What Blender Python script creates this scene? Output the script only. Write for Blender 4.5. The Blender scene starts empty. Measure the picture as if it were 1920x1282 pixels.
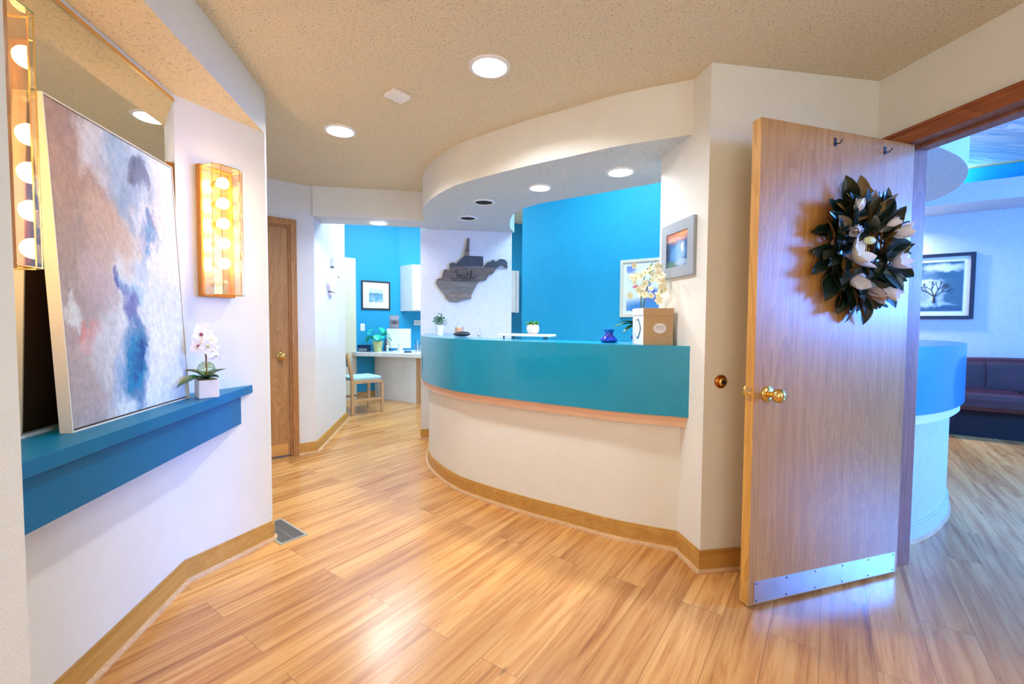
import bpy, bmesh, math, random
from mathutils import Vector, Matrix
from mathutils.geometry import tessellate_polygon
random.seed(7)
sc = bpy.context.scene
COL = sc.collection
R = math.radians
# ------------------------------------------------------------------ camera, world, exposure, large lights
YAW, TILT, ROLL, EYE = 9.53, 2.45, -0.33, 1.205
cam_d = bpy.data.cameras.new('camera'); cam = bpy.data.objects.new('camera', cam_d); COL.objects.link(cam)
cam_d.sensor_width = 36; cam_d.lens = 838 / 1920 * 36; cam_d.clip_start = 0.02
t_, r_, b_ = R(TILT), R(ROLL), R(-YAW)
X0 = Vector((math.cos(b_), math.sin(b_), 0))
FW = Vector((-math.sin(b_) * math.cos(t_), math.cos(b_) * math.cos(t_), -math.sin(t_)))
U0 = X0.cross(FW)
RT = X0 * math.cos(r_) - U0 * math.sin(r_); UP = X0 * math.sin(r_) + U0 * math.cos(r_)
m = Matrix((RT, UP, -FW)).transposed().to_4x4(); m.translation = Vector((0, 0, EYE))
cam.matrix_world = m
sc.camera = cam
sc.view_settings.view_transform = 'Standard'; sc.view_settings.look = 'None'
sc.view_settings.gamma = 1; sc.view_settings.use_curve_mapping = False
sc.view_settings.exposure = 0.24
W = bpy.data.worlds.new('world'); sc.world = W; W.use_nodes = True
W.node_tree.nodes['Background'].inputs[0].default_value = (0.35, 0.55, 1, 1)
W.node_tree.nodes['Background'].inputs[1].default_value = 1.5

def area(name, loc, to, sx, sy, power, col, spread=180):
    d = bpy.data.lights.new(name, 'AREA'); d.shape = 'RECTANGLE'; d.size = sx; d.size_y = sy
    d.energy = power; d.color = col; d.spread = R(spread)
    o = bpy.data.objects.new(name, d); COL.objects.link(o); o.location = loc
    o.rotation_euler = (Vector(to) - Vector(loc)).to_track_quat('-Z', 'Y').to_euler()
    return o
# daylight at the waiting room window (strongly blue), unseen overhead lights in the back rooms, fills added behind the camera
area('window_daylight', (7.35, -0.5, 1.95), (1.9, 1.33, 1.2), 1.4, 1.0, 700, (0.07, 0.27, 1.0))
area('waiting_room_ceiling_fill', (4.9, 2.2, 3.0), (4.9, 2.2, 0), 1.6, 1.6, 12, (0.25, 0.55, 1.0))  # unseen overhead light for the waiting room, not a skylight
area('reception_ceiling_fill', (1.30, 3.42, 2.96), (1.75, 3.9, 1.0), 0.9, 0.7, 32, (0.6, 0.88, 1.0))  # unseen light added to brighten the blue reception wall
area('office_ceiling_fill', (-0.1, 6.1, 3.0), (-0.2, 6.3, 0), 1.6, 1.4, 92, (0.66, 0.86, 1.0))  # stands for unseen ceiling lighting in the far office
area('entry_fill', (-0.1, -1.5, 1.5), (0.9, 2.0, 1.2), 1.3, 1.5, 25, (1.0, 0.87, 0.72))  # warm fill added behind the camera, not daylight

area('side_fill', (2.1, -0.5, 1.5), (-0.9, 0.9, 0.7), 1.3, 1.3, 25, (0.60, 0.78, 1.0))  # cool fill added to lift the left wall, no window there

H = 2.42
SZ = 2.15
# ------------------------------------------------------------------ node helpers
def new_mat(name):
    mt = bpy.data.materials.new(name); mt.use_nodes = True
    nt = mt.node_tree; nt.nodes.clear()
    out = nt.nodes.new('ShaderNodeOutputMaterial'); bs = nt.nodes.new('ShaderNodeBsdfPrincipled')
    nt.links.new(bs.outputs[0], out.inputs[0])
    return mt, nt, bs
def N(nt, typ, **kw):
    n = nt.nodes.new(typ)
    for k, v in kw.items():
        if hasattr(n, k) and k not in n.inputs: setattr(n, k, v)
        else: n.inputs[k].default_value = v
    return n
def c4(c): return (c[0], c[1], c[2], 1)
def coords(nt, scale=(1, 1, 1), rot=(0, 0, 0), loc=(0, 0, 0)):
    tc = nt.nodes.new('ShaderNodeTexCoord'); mp = nt.nodes.new('ShaderNodeMapping')
    nt.links.new(tc.outputs['Object'], mp.inputs[0])
    mp.inputs['Scale'].default_value = scale; mp.inputs['Rotation'].default_value = rot; mp.inputs['Location'].default_value = loc
    return mp
def coords_rs(nt, rot, scale):
    mp = coords(nt, (1, 1, 1), rot); m2 = nt.nodes.new('ShaderNodeMapping'); nt.links.new(mp.outputs[0], m2.inputs[0]); m2.inputs['Scale'].default_value = scale
    return m2
def ramp(nt, src, stops, interp='LINEAR'):
    rp = nt.nodes.new('ShaderNodeValToRGB'); rp.color_ramp.interpolation = interp
    els = rp.color_ramp.elements
    while len(els) > 1: els.remove(els[-1])
    els[0].position = stops[0][0]; els[0].color = c4(stops[0][1])
    for p, c in stops[1:]:
        e = els.new(p); e.color = c4(c)
    nt.links.new(src, rp.inputs[0]); return rp
def mixc(nt, fac, a, b, mode='MIX'):
    mx = nt.nodes.new('ShaderNodeMix'); mx.data_type = 'RGBA'; mx.blend_type = mode
    for i, v in ((0, fac), (6, a), (7, b)):
        if hasattr(v, 'links'): nt.links.new(v, mx.inputs[i])
        elif i == 0: mx.inputs[0].default_value = v
        else: mx.inputs[i].default_value = c4(v)
    return mx.outputs[2]
def mth(nt, op, a, b=None, clamp=False):
    n = nt.nodes.new('ShaderNodeMath'); n.operation = op; n.use_clamp = clamp
    for i, v in ((0, a), (1, b)):
        if v is None: continue
        if hasattr(v, 'links'): nt.links.new(v, n.inputs[i])
        else: n.inputs[i].default_value = v
    return n.outputs[0]
def bump(nt, bs, src, dist, strength=1.0):
    b = nt.nodes.new('ShaderNodeBump'); b.inputs['Strength'].default_value = strength; b.inputs['Distance'].default_value = dist
    nt.links.new(src, b.inputs['Height']); nt.links.new(b.outputs[0], bs.inputs['Normal'])
def noise(nt, mp, scale, detail=3, rough=.5, dist=0):
    n = nt.nodes.new('ShaderNodeTexNoise'); n.inputs['Scale'].default_value = scale; n.inputs['Detail'].default_value = detail
    n.inputs['Roughness'].default_value = rough; n.inputs['Distortion'].default_value = dist
    nt.links.new(mp.outputs[0], n.inputs['Vector']); return n

def simple(name, col, rough=.5, metal=0, spec=.5, bmp=None, var=0.0, coat=0, alpha=None, emit=None):
    mt, nt, bs = new_mat(name)
    bs.inputs['Roughness'].default_value = rough; bs.inputs['Metallic'].default_value = metal
    bs.inputs['Specular IOR Level'].default_value = spec; bs.inputs['Coat Weight'].default_value = coat
    mp = coords(nt)
    n = noise(nt, mp, 9, 3)
    v = var if var else 0.03
    lo = tuple(max(0, c * (1 - v)) for c in col); hi = tuple(min(1, c * (1 + v)) for c in col)
    rp = ramp(nt, n.outputs[0], [(.3, lo), (.7, hi)])
    nt.links.new(rp.outputs[0], bs.inputs['Base Color'])
    if bmp:
        n2 = noise(nt, mp, bmp[0], 4); bump(nt, bs, n2.outputs[0], bmp[1])
    if emit:
        bs.inputs['Emission Color'].default_value = c4(emit[0]); bs.inputs['Emission Strength'].default_value = emit[1]
    return mt
def paint(name, col, scale=140, d=.0012):
    return simple(name, col, rough=.75, spec=.25, bmp=(scale, d), var=.015)
def wallpaper(name, col, d=.003, amt=.05):
    mt, nt, bs = new_mat(name); mp = coords(nt)
    a = noise(nt, mp, 16, 6, .65); b = noise(nt, mp, 55, 4, .6)
    s = mth(nt, 'ADD', mth(nt, 'MULTIPLY', a.outputs[0], .6), mth(nt, 'MULTIPLY', b.outputs[0], .4))
    rp = ramp(nt, s, [(.35, tuple(c * (1 - amt) for c in col)), (.65, tuple(min(1, c * (1 + amt)) for c in col))])
    nt.links.new(rp.outputs[0], bs.inputs['Base Color']); bs.inputs['Roughness'].default_value = .6
    bump(nt, bs, s, d); return mt
def popcorn(name, col):
    mt, nt, bs = new_mat(name); mp = coords(nt)
    v = nt.nodes.new('ShaderNodeTexVoronoi'); v.inputs['Scale'].default_value = 130; nt.links.new(mp.outputs[0], v.inputs['Vector'])
    n = noise(nt, mp, 105, 5, .7)
    rp = ramp(nt, n.outputs[0], [(.33, tuple(c * .45 for c in col)), (.43, col), (.7, tuple(min(1, c * 1.06) for c in col))])
    nt.links.new(rp.outputs[0], bs.inputs['Base Color']); bs.inputs['Roughness'].default_value = .95; bs.inputs['Specular IOR Level'].default_value = .1
    h = mth(nt, 'ADD', n.outputs[0], mth(nt, 'MULTIPLY', v.outputs[0], -.5))
    bump(nt, bs, h, .012, .8); return mt
def wood(name, base, dark, axis=2, scale=1.0, rough=.35, grain=1.0, wave=.22):
    mt, nt, bs = new_mat(name)
    s = [34 * scale] * 3; s[axis] = 1.6 * scale
    mp = coords(nt, tuple(s))
    n = noise(nt, mp, 1.0, 6, .65, .6)
    s2 = [7 * scale] * 3; s2[axis] = .9 * scale
    mp2 = coords(nt, tuple(s2)); n2 = noise(nt, mp2, 1.0, 2, .5, 1.5)
    wv = mth(nt, 'FRACT', mth(nt, 'MULTIPLY', n2.outputs[0], 9.0))
    s_ = mth(nt, 'ADD', mth(nt, 'MULTIPLY', n.outputs[0], .75), mth(nt, 'MULTIPLY', wv, wave))
    rp = ramp(nt, s_, [(.28, dark), (.48, tuple((a + b) / 2 for a, b in zip(base, dark))), (.62, base)])
    nt.links.new(rp.outputs[0], bs.inputs['Base Color']); bs.inputs['Roughness'].default_value = rough
    bump(nt, bs, n.outputs[0], .0006 * grain); return mt
def thin_glass(name, col=(1, 1, 1), refl=.12, rough=.02):
    mt = bpy.data.materials.new(name); mt.use_nodes = True; nt = mt.node_tree; nt.nodes.clear()
    out = nt.nodes.new('ShaderNodeOutputMaterial'); tr = nt.nodes.new('ShaderNodeBsdfTransparent'); gl = nt.nodes.new('ShaderNodeBsdfGlossy')
    mx = nt.nodes.new('ShaderNodeMixShader'); lw = nt.nodes.new('ShaderNodeLayerWeight'); lw.inputs[0].default_value = .25
    tr.inputs[0].default_value = c4(col); gl.inputs['Roughness'].default_value = rough
    f = mth(nt, 'ADD', mth(nt, 'MULTIPLY', lw.outputs['Facing'], .55), refl, True)
    nt.links.new(f, mx.inputs[0]); nt.links.new(tr.outputs[0], mx.inputs[1]); nt.links.new(gl.outputs[0], mx.inputs[2]); nt.links.new(mx.outputs[0], out.inputs[0])
    return mt
def floor_mat():
    mt, nt, bs = new_mat('plank_floor')
    mp = coords(nt, (1, 1, 1), (0, 0, R(-45)))
    br = nt.nodes.new('ShaderNodeTexBrick'); nt.links.new(mp.outputs[0], br.inputs['Vector'])
    br.offset = .37; br.offset_frequency = 2
    for k, v in (('Scale', 1), ('Mortar Size', .0011), ('Mortar Smooth', .1), ('Bias', 0), ('Brick Width', 1.21), ('Row Height', .165)): br.inputs[k].default_value = v
    br.inputs['Color1'].default_value = (0, 0, 0, 1); br.inputs['Color2'].default_value = (1, 1, 1, 1); br.inputs['Mortar'].default_value = (.5, .5, .5, 1)
    # per plank offset shifts the grain so it does not run through joints
    mp2 = coords_rs(nt, (0, 0, R(-45)), (1.5, 26, 1))
    va = nt.nodes.new('ShaderNodeVectorMath'); va.operation = 'MULTIPLY_ADD'
    nt.links.new(br.outputs['Color'], va.inputs[0]); va.inputs[1].default_value = (17, 31, 9); nt.links.new(mp2.outputs[0], va.inputs[2])
    def nz(sc_, det, ro, di):
        n = nt.nodes.new('ShaderNodeTexNoise'); nt.links.new(va.outputs[0], n.inputs['Vector'])
        n.inputs['Scale'].default_value = sc_; n.inputs['Detail'].default_value = det; n.inputs['Roughness'].default_value = ro; n.inputs['Distortion'].default_value = di
        return n.outputs[0]
    g1 = nz(1.0, 7, .68, .7); g2 = nz(.35, 3, .5, 1.8)
    rp = ramp(nt, g1, [(.27, (.27, .095, .026)), (.40, (.50, .215, .062)), (.53, (.64, .325, .105)), (.76, (.72, .42, .165))])
    tone = ramp(nt, g2, [(.3, (.80, .66, .55)), (.5, (1, 1, 1)), (.7, (1.1, 1.1, 1.05))])
    c = mixc(nt, .8, rp.outputs[0], tone.outputs[0], 'MULTIPLY')
    pt = ramp(nt, br.outputs['Color'], [(0, (.76, .70, .66)), (.5, (.95, .95, .95)), (1, (1.12, 1.16, 1.2))])
    c = mixc(nt, .75, c, pt.outputs[0], 'MULTIPLY')
    mp3 = coords_rs(nt, (0, 0, R(-45)), (2.2, 7, 1))
    vo = nt.nodes.new('ShaderNodeTexVoronoi'); vo.inputs['Scale'].default_value = 1.0; nt.links.new(mp3.outputs[0], vo.inputs['Vector'])
    kn = ramp(nt, vo.outputs[0], [(.02, (.25, .2, .18)), (.075, (1, 1, 1))])
    c = mixc(nt, .7, c, kn.outputs[0], 'MULTIPLY')
    c = mixc(nt, mth(nt, 'MULTIPLY', br.outputs['Fac'], .6), c, (.12, .05, .02))
    nt.links.new(c, bs.inputs['Base Color'])
    rr = ramp(nt, g1, [(.3, (.28,) * 3), (.7, (.19,) * 3)]); nt.links.new(rr.outputs[0], bs.inputs['Roughness'])
    bs.inputs['Specular IOR Level'].default_value = .6
    hh = mth(nt, 'SUBTRACT', mth(nt, 'MULTIPLY', g1, .5), br.outputs['Fac'])
    bump(nt, bs, hh, .0007); return mt
def blobmat(name, base, blobs, warp=.12, wscale=3.0, w=1.0, h=1.0, rough=.5, fine=.06, bmp=0):
    """flat artwork: soft patches of colour at (u, v); object coords x = across, z = up, 0..w, 0..h"""
    mt, nt, bs = new_mat(name)
    mp = coords(nt, (1 / w, 1, 1 / h))
    n = noise(nt, mp, wscale, 6, .65)
    sb = nt.nodes.new('ShaderNodeVectorMath'); sb.operation = 'SUBTRACT'; nt.links.new(n.outputs['Color'], sb.inputs[0]); sb.inputs[1].default_value = (.5, .5, .5)
    ma = nt.nodes.new('ShaderNodeVectorMath'); ma.operation = 'MULTIPLY_ADD'; nt.links.new(sb.outputs[0], ma.inputs[0]); ma.inputs[1].default_value = (warp * 2,) * 3
    nt.links.new(mp.outputs[0], ma.inputs[2])
    sx = nt.nodes.new('ShaderNodeSeparateXYZ'); nt.links.new(ma.outputs[0], sx.inputs[0])
    c = None
    for (u, v, ru, rv, col, a) in blobs:
        du = mth(nt, 'DIVIDE', mth(nt, 'SUBTRACT', sx.outputs[0], u), ru)
        dv = mth(nt, 'DIVIDE', mth(nt, 'SUBTRACT', sx.outputs[2], v), rv)
        d = mth(nt, 'ADD', mth(nt, 'MULTIPLY', du, du), mth(nt, 'MULTIPLY', dv, dv))
        k = mth(nt, 'MULTIPLY', mth(nt, 'SUBTRACT', 1.25, d, True), a)
        c = mixc(nt, k, c if c is not None else base, col)
    if fine:
        f = noise(nt, mp, wscale * 7, 5, .7)
        fr = ramp(nt, f.outputs[0], [(.3, (1 - fine * 2,) * 3), (.7, (1 + fine,) * 3)])
        c = mixc(nt, 1.0, c, fr.outputs[0], 'MULTIPLY')
        if bmp: bump(nt, bs, f.outputs[0], bmp)
    nt.links.new(c, bs.inputs['Base Color']); bs.inputs['Roughness'].default_value = rough
    return mt

M = {}
M['wall'] = paint('wall_paint', (.78, .785, .735))
M['hallwall'] = paint('hall_wall_paint', (.74, .745, .76))
M['sign_wall'] = wallpaper('embossed_wallpaper', (.66, .66, .65), .004, .06)
M['waitwall'] = wallpaper('waiting_wallpaper', (.56, .60, .62), .004, .06)
M['blue'] = wallpaper('blue_wallpaper', (.0, .33, .62), .002, .05)
M['office_blue'] = wallpaper('office_blue_paint', (.01, .34, .64), .001, .03)
M['popcorn'] = popcorn('popcorn_ceiling', (.90, .80, .59))
M['popcorn_white'] = popcorn('popcorn_soffit', (.80, .83, .85))
M['floor'] = floor_mat()
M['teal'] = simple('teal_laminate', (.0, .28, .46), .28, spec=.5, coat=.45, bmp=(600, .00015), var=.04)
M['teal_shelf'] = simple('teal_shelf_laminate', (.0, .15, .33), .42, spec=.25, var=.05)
M['counterbase'] = paint('counter_base_paint', (.78, .775, .71))
M['oak'] = wood('oak_door_veneer', (.50, .25, .07), (.37, .165, .04), 2, 1.0, .32)
M['oak_edge'] = wood('oak_door_edge', (.72, .40, .10), (.52, .25, .05), 2, 1.0, .4)
M['oak_hall'] = wood('oak_hall_door', (.52, .27, .11), (.36, .17, .06), 2, 1.0, .35)
M['oak_trim'] = wood('oak_trim', (.66, .39, .11), (.48, .24, .05), 0, .8, .35, 1.0, .06)
M['oak_trim_y'] = wood('oak_trim_along', (.66, .39, .11), (.48, .24, .05), 1, .8, .35, 1.0, .06)
M['oak_trim_v'] = wood('oak_casing', (.50, .24, .09), (.34, .14, .045), 2, .9, .35)
M['shoe'] = wood('shoe_moulding', (.78, .55, .33), (.62, .40, .22), 0, .8, .4)
M['cherry'] = wood('red_oak_casing', (.40, .125, .035), (.24, .06, .015), 1, .9, .32)
M['cherry_v'] = wood('red_oak_casing_upright', (.36, .17, .13), (.22, .09, .06), 2, .9, .35)
M['cream_trim'] = simple('cream_painted_casing', (.78, .72, .52), .4)
M['peach'] = simple('peach_laminate_trim', (.80, .47, .30), .4)
M['peach_lo'] = simple('pale_peach_trim', (.82, .56, .38), .4)
M['white'] = simple('white_laminate', (.82, .84, .86), .35)
M['whiteplastic'] = simple('white_plastic', (.85, .85, .85), .35)
M['brass'] = simple('polished_brass', (.83, .58, .20), .16, 1)
M['brass_worn'] = simple('brushed_brass', (.80, .52, .22), .34, 1, bmp=(120, .0006))
M['chrome'] = simple('chrome_metal', (.8, .8, .8), .15, 1)
M['steel'] = simple('brushed_steel', (.62, .66, .68), .3, 1, bmp=(60, .0003), var=.1)
M['darkmetal'] = simple('dark_metal', (.04, .04, .045), .4, .8)
M['black'] = simple('black_void', (.006, .006, .008), .8)
M['blackpl'] = simple('black_plastic', (.015, .02, .03), .35)
M['navy'] = simple('navy_plastic', (.01, .05, .16), .35)
M['mirror'] = simple('mirror_silver', (.80, .80, .70), .012, 1, var=.001)
M['glass'] = thin_glass('clear_glass')
M['sconce_glass'] = thin_glass('bevelled_glass', (1, .93, .78), .16, .04)
M['frame_white'] = simple('off_white_float_frame', (.74, .73, .68), .45)
M['frame_gap'] = simple('dark_frame_shadow_gap', (.06, .03, .02), .6)
M['sconce_wood'] = wood('honey_oak_box', (.62, .27, .04), (.42, .15, .015), 2, 2.0, .3)
M['ceramic'] = simple('white_ceramic', (.82, .82, .84), .3)
M['stone'] = simple('pale_stone_pot', (.70, .66, .62), .7, bmp=(40, .001))
M['petal'] = simple('white_petal', (.86, .85, .84), .6, var=.04)
M['petal_cream'] = simple('cream_petal', (.93, .92, .76), .6, var=.08)
M['petal_wreath'] = simple('wreath_petal', (.88, .88, .94), .65, bmp=(60, .001), var=.08)
M['petal_tan'] = simple('faded_tan_petal', (.42, .32, .26), .7, bmp=(60, .001), var=.1)
M['petal_bud'] = simple('yellow_green_bud', (.62, .60, .20), .6, var=.1)
M['orchid_throat'] = simple('maroon_throat', (.30, .03, .08), .5)
M['leaf'] = simple('green_leaf', (.02, .10, .03), .35, var=.2)
M['leaf_bright'] = simple('bright_green_leaf', (.10, .38, .07), .45, var=.2)
M['leaf_mint'] = simple('mint_green_leaf', (.02, .55, .36), .4, var=.2)
M['leaf_sage'] = simple('sage_leaf', (.20, .36, .24), .6, var=.3)
M['mag_top'] = simple('magnolia_leaf_top', (.006, .018, .012), .24, spec=.6, var=.3)
M['mag_under'] = simple('magnolia_leaf_underside', (.20, .12, .03), .6, var=.2)
M['twig'] = simple('twig_brown', (.22, .12, .06), .8)
M['stem'] = simple('green_stem', (.10, .16, .03), .5)
M['moss'] = simple('moss', (.12, .10, .03), .9, bmp=(90, .004), var=.4)
M['vase_clear'] = thin_glass('green_tinted_glass', (.75, .85, .62), .15)
M['yellowpot'] = simple('lime_yellow_pot', (.70, .74, .34), .5, bmp=(80, .001))
M['cobalt'] = simple('cobalt_glass', (.0, .01, .42), .08, spec=.8, coat=1)
M['kraft'] = simple('kraft_cardboard', (.50, .33, .17), .75, var=.04)
M['whitecard'] = simple('white_card', (.78, .76, .80), .7)
M['label_teal'] = simple('teal_ink', (.04, .20, .28), .6)
M['ink'] = simple('dark_ink', (.02, .02, .025), .7)
M['greyink'] = simple('grey_ink', (.35, .36, .40), .7)
M['leather'] = simple('maroon_leather', (.045, .010, .018), .3, spec=.6, bmp=(160, .0008), var=.2)
M['sofa_base'] = simple('sofa_dark_base', (.006, .005, .008), .8)
M['chairwood'] = wood('beech_chair_frame', (.66, .42, .22), (.50, .29, .13), 2, 1.2, .4)
M['cushion'] = simple('pale_teal_fabric', (.42, .66, .74), .85, bmp=(300, .001))
M['signwood'] = [wood('reclaimed_plank_' + n, b, d, 0, 1.3, .65) for n, b, d in
    (('dark', (.055, .075, .095), (.03, .04, .05)), ('brown', (.17, .13, .11), (.10, .075, .06)), ('grey', (.22, .20, .17), (.12, .105, .09)), ('pale', (.32, .25, .19), (.18, .12, .08)))]
M['grille'] = simple('vent_grille_metal', (.20, .19, .17), .5, .3)
M['vent_frame'] = simple('vent_frame_metal', (.42, .42, .38), .45, .3)
M['candle'] = simple('peach_candle_wax', (.80, .42, .26), .5)
M['matgrey'] = simple('grey_metal_frame', (.33, .37, .42), .4, .2)
M['picframe_dark'] = simple('navy_black_frame', (.015, .02, .04), .35)
M['picframe_cream'] = simple('cream_frame', (.70, .66, .55), .4)
M['picframe_brown'] = simple('dark_walnut_frame', (.05, .03, .035), .35)
M['matboard'] = simple('white_mat_board', (.80, .80, .82), .8)
M['paper'] = simple('white_paper', (.84, .84, .84), .8)
def emis(name, col, s): return simple(name, (.9, .9, .9), .5, emit=(col, s))
M['lens'] = emis('downlight_lens', (.92, .97, 1), 14)
M['bulb'] = emis('warm_frosted_bulb', (1, .66, .29), 42)
M['bulb_off'] = simple('unlit_clear_bulb', (.75, .62, .35), .1, spec=.8)
# ------------------------------------------------------------------ geometry helpers
class MB:
    def __init__(s): s.bm = bmesh.new()
    def _x(s, vs, mtx):
        if mtx is not None: bmesh.ops.transform(s.bm, matrix=mtx, verts=vs)
    def box(s, x0, x1, y0, y1, z0, z1, mtx=None, mi=0):
        v = [s.bm.verts.new(p) for p in ((x0, y0, z0), (x1, y0, z0), (x1, y1, z0), (x0, y1, z0), (x0, y0, z1), (x1, y0, z1), (x1, y1, z1), (x0, y1, z1))]
        for q in ((0, 3, 2, 1), (4, 5, 6, 7), (0, 1, 5, 4), (1, 2, 6, 5), (2, 3, 7, 6), (3, 0, 4, 7)):
            f = s.bm.faces.new([v[i] for i in q]); f.material_index = mi
        s._x(v, mtx); return s
    def prism(s, poly, z0, z1, mtx=None, mi=0, axis='z'):
        g = (lambda p, z: (p[0], p[1], z)) if axis == 'z' else (lambda p, y: (p[0], y, p[1]))
        a = [s.bm.verts.new(g(p, z0)) for p in poly]; b = [s.bm.verts.new(g(p, z1)) for p in poly]
        n = len(poly); fs = []
        for tri in tessellate_polygon([[Vector((p[0], p[1], 0)) for p in poly]]):
            try: fs.append(s.bm.faces.new([a[i] for i in tri])); fs.append(s.bm.faces.new([b[i] for i in tri[::-1]]))
            except ValueError: pass
        for i in range(n): fs.append(s.bm.faces.new((a[i], b[i], b[(i + 1) % n], a[(i + 1) % n])))
        for f in fs: f.material_index = mi
        s._x(a + b, mtx); return s
    def strip(s, inner, outer, z0, z1, mi=0):
        """solid ribbon between two polylines of equal length"""
        n = len(inner); r = [[s.bm.verts.new((p[0], p[1], z)) for p in l] for l, z in ((inner, z0), (outer, z0), (outer, z1), (inner, z1))]
        for i in range(n - 1):
            for k in range(4):
                a, b = r[k], r[(k + 1) % 4]
                f = s.bm.faces.new((a[i], a[i + 1], b[i + 1], b[i])); f.material_index = mi
        for i in (0, n - 1): s.bm.faces.new([r[k][i] for k in range(4)]).material_index = mi
        return s
    def tube(s, pts, rad, seg=8, mi=0, cap=True):
        pts = [Vector(p) for p in pts]; n = len(pts); rings = []
        rr = rad if isinstance(rad, (list, tuple)) else [rad] * n
        ref = Vector((0, 0, 1)) if abs((pts[-1] - pts[0]).normalized().z) < .9 else Vector((1, 0, 0))
        for i in range(n):
            d = (pts[min(i + 1, n - 1)] - pts[max(i - 1, 0)]).normalized()
            a = d.cross(ref).normalized(); b = d.cross(a).normalized()
            rings.append([s.bm.verts.new(pts[i] + (a * math.cos(2 * math.pi * k / seg) + b * math.sin(2 * math.pi * k / seg)) * rr[i]) for k in range(seg)])
        for i in range(n - 1):
            for k in range(seg):
                f = s.bm.faces.new((rings[i][k], rings[i][(k + 1) % seg], rings[i + 1][(k + 1) % seg], rings[i + 1][k])); f.material_index = mi
        if cap:
            s.bm.faces.new(rings[0][::-1]).material_index = mi; s.bm.faces.new(rings[-1]).material_index = mi
        return s
    def lathe(s, prof, c=(0, 0, 0), seg=24, mtx=None, mi=0, cap=True):
        """profile of (r, z)"""
        rings = []; allv = []
        for r, z in prof:
            ring = [s.bm.verts.new((c[0] + r * math.cos(2 * math.pi * k / seg), c[1] + r * math.sin(2 * math.pi * k / seg), c[2] + z)) for k in range(seg)]
            rings.append(ring); allv += ring
        for i in range(len(rings) - 1):
            for k in range(seg):
                s.bm.faces.new((rings[i][k], rings[i][(k + 1) % seg], rings[i + 1][(k + 1) % seg], rings[i + 1][k])).material_index = mi
        if cap:
            s.bm.faces.new(rings[0][::-1]).material_index = mi; s.bm.faces.new(rings[-1]).material_index = mi
        s._x(allv, mtx); return s
    def ball(s, c, r, sx=1, sy=1, sz=1, seg=16, mi=0):
        k = bmesh.ops.create_uvsphere(s.bm, u_segments=seg, v_segments=max(6, seg // 2 + 2), radius=r)
        bmesh.ops.transform(s.bm, matrix=Matrix.Translation(c) @ Matrix.Diagonal((sx, sy, sz, 1)), verts=k['verts'])
        for v in k['verts']:
            for f in v.link_faces: f.material_index = mi
        return s
    def leafm(s, mtx, L=1, Wd=.4, fold=.15, curl=.15, n=6, mi=0, thick=.0, under=None, tip=1.0):
        """leaf along +x, width along y, facing +z"""
        rows = []
        for i in range(n + 1):
            t = i / n; w = Wd * .5 * math.sin(math.pi * min(1, t ** .85)) ** .75 if 0 < t < 1 else 0.0
            x = t * L; z = -curl * L * t * t
            if w < 1e-5: rows.append([Vector((x, 0, z))])
            else: rows.append([Vector((x, w, z + fold * w)), Vector((x, w * .5, z + fold * w * .3)), Vector((x, 0, z)), Vector((x, -w * .5, z + fold * w * .3)), Vector((x, -w, z + fold * w))])
        def mk(off, m_, flip):
            vr = [[s.bm.verts.new(mtx @ (p + Vector((0, 0, off)))) for p in r] for r in rows]
            for i in range(n):
                a, b = vr[i], vr[i + 1]
                if len(a) == 1:
                    fs = [(a[0], b[j], b[j + 1]) for j in range(4)]
                elif len(b) == 1: fs = [(a[j], b[0], a[j + 1]) for j in range(4)]
                else: fs = [(a[j], b[j], b[j + 1], a[j + 1]) for j in range(4)]
                for f in fs:
                    ff = s.bm.faces.new(f if not flip else f[::-1]); ff.material_index = m_; ff.smooth = True
        mk(0, mi, True)
        if under is not None: mk(-max(thick, .0008), under, False)
        return s
    def build(s, name, mats, parent=None, smooth=False, bevel=0, loc=None, rz=0):
        bmesh.ops.remove_doubles(s.bm, verts=s.bm.verts, dist=1e-6) if False else None
        bmesh.ops.recalc_face_normals(s.bm, faces=[f for f in s.bm.faces if not f.smooth])
        me = bpy.data.meshes.new(name); s.bm.to_mesh(me); s.bm.free()
        for mt in (mats if isinstance(mats, (list, tuple)) else [mats]): me.materials.append(mt)
        if smooth:
            for p in me.polygons: p.use_smooth = True
            me.set_sharp_from_angle(angle=R(smooth if smooth is not True else 40))
        o = bpy.data.objects.new(name, me); COL.objects.link(o)
        if parent: o.parent = parent
        if loc is not None: o.location = loc
        if rz: o.rotation_euler = (0, 0, rz)
        if bevel:
            b = o.modifiers.new('bevel', 'BEVEL'); b.width = bevel; b.segments = 2; b.limit_method = 'ANGLE'; b.angle_limit = R(50)
            b.use_clamp_overlap = True
        return o
def tag(o, label, cat, group=None):
    o['label'] = label; o['category'] = cat
    if group: o['group'] = group
    return o
def thing(name, label, cat, loc=(0, 0, 0), rz=0, group=None):
    o = bpy.data.objects.new(name, None); COL.objects.link(o); o.location = loc; o.rotation_euler = (0, 0, rz)
    o.empty_display_size = .05
    return tag(o, label, cat, group)
def struct(o): o['kind'] = 'structure'; return o
def copy_tree(o, parent=None):
    c = o.copy(); COL.objects.link(c); c.parent = parent
    for ch in list(o.children): copy_tree(ch, c)
    return c
def rotx(a): return Matrix.Rotation(a, 4, 'X')
def roty(a): return Matrix.Rotation(a, 4, 'Y')
def rotz(a): return Matrix.Rotation(a, 4, 'Z')
def tr(x, y=0, z=0): return Matrix.Translation((x, y, z))
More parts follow.
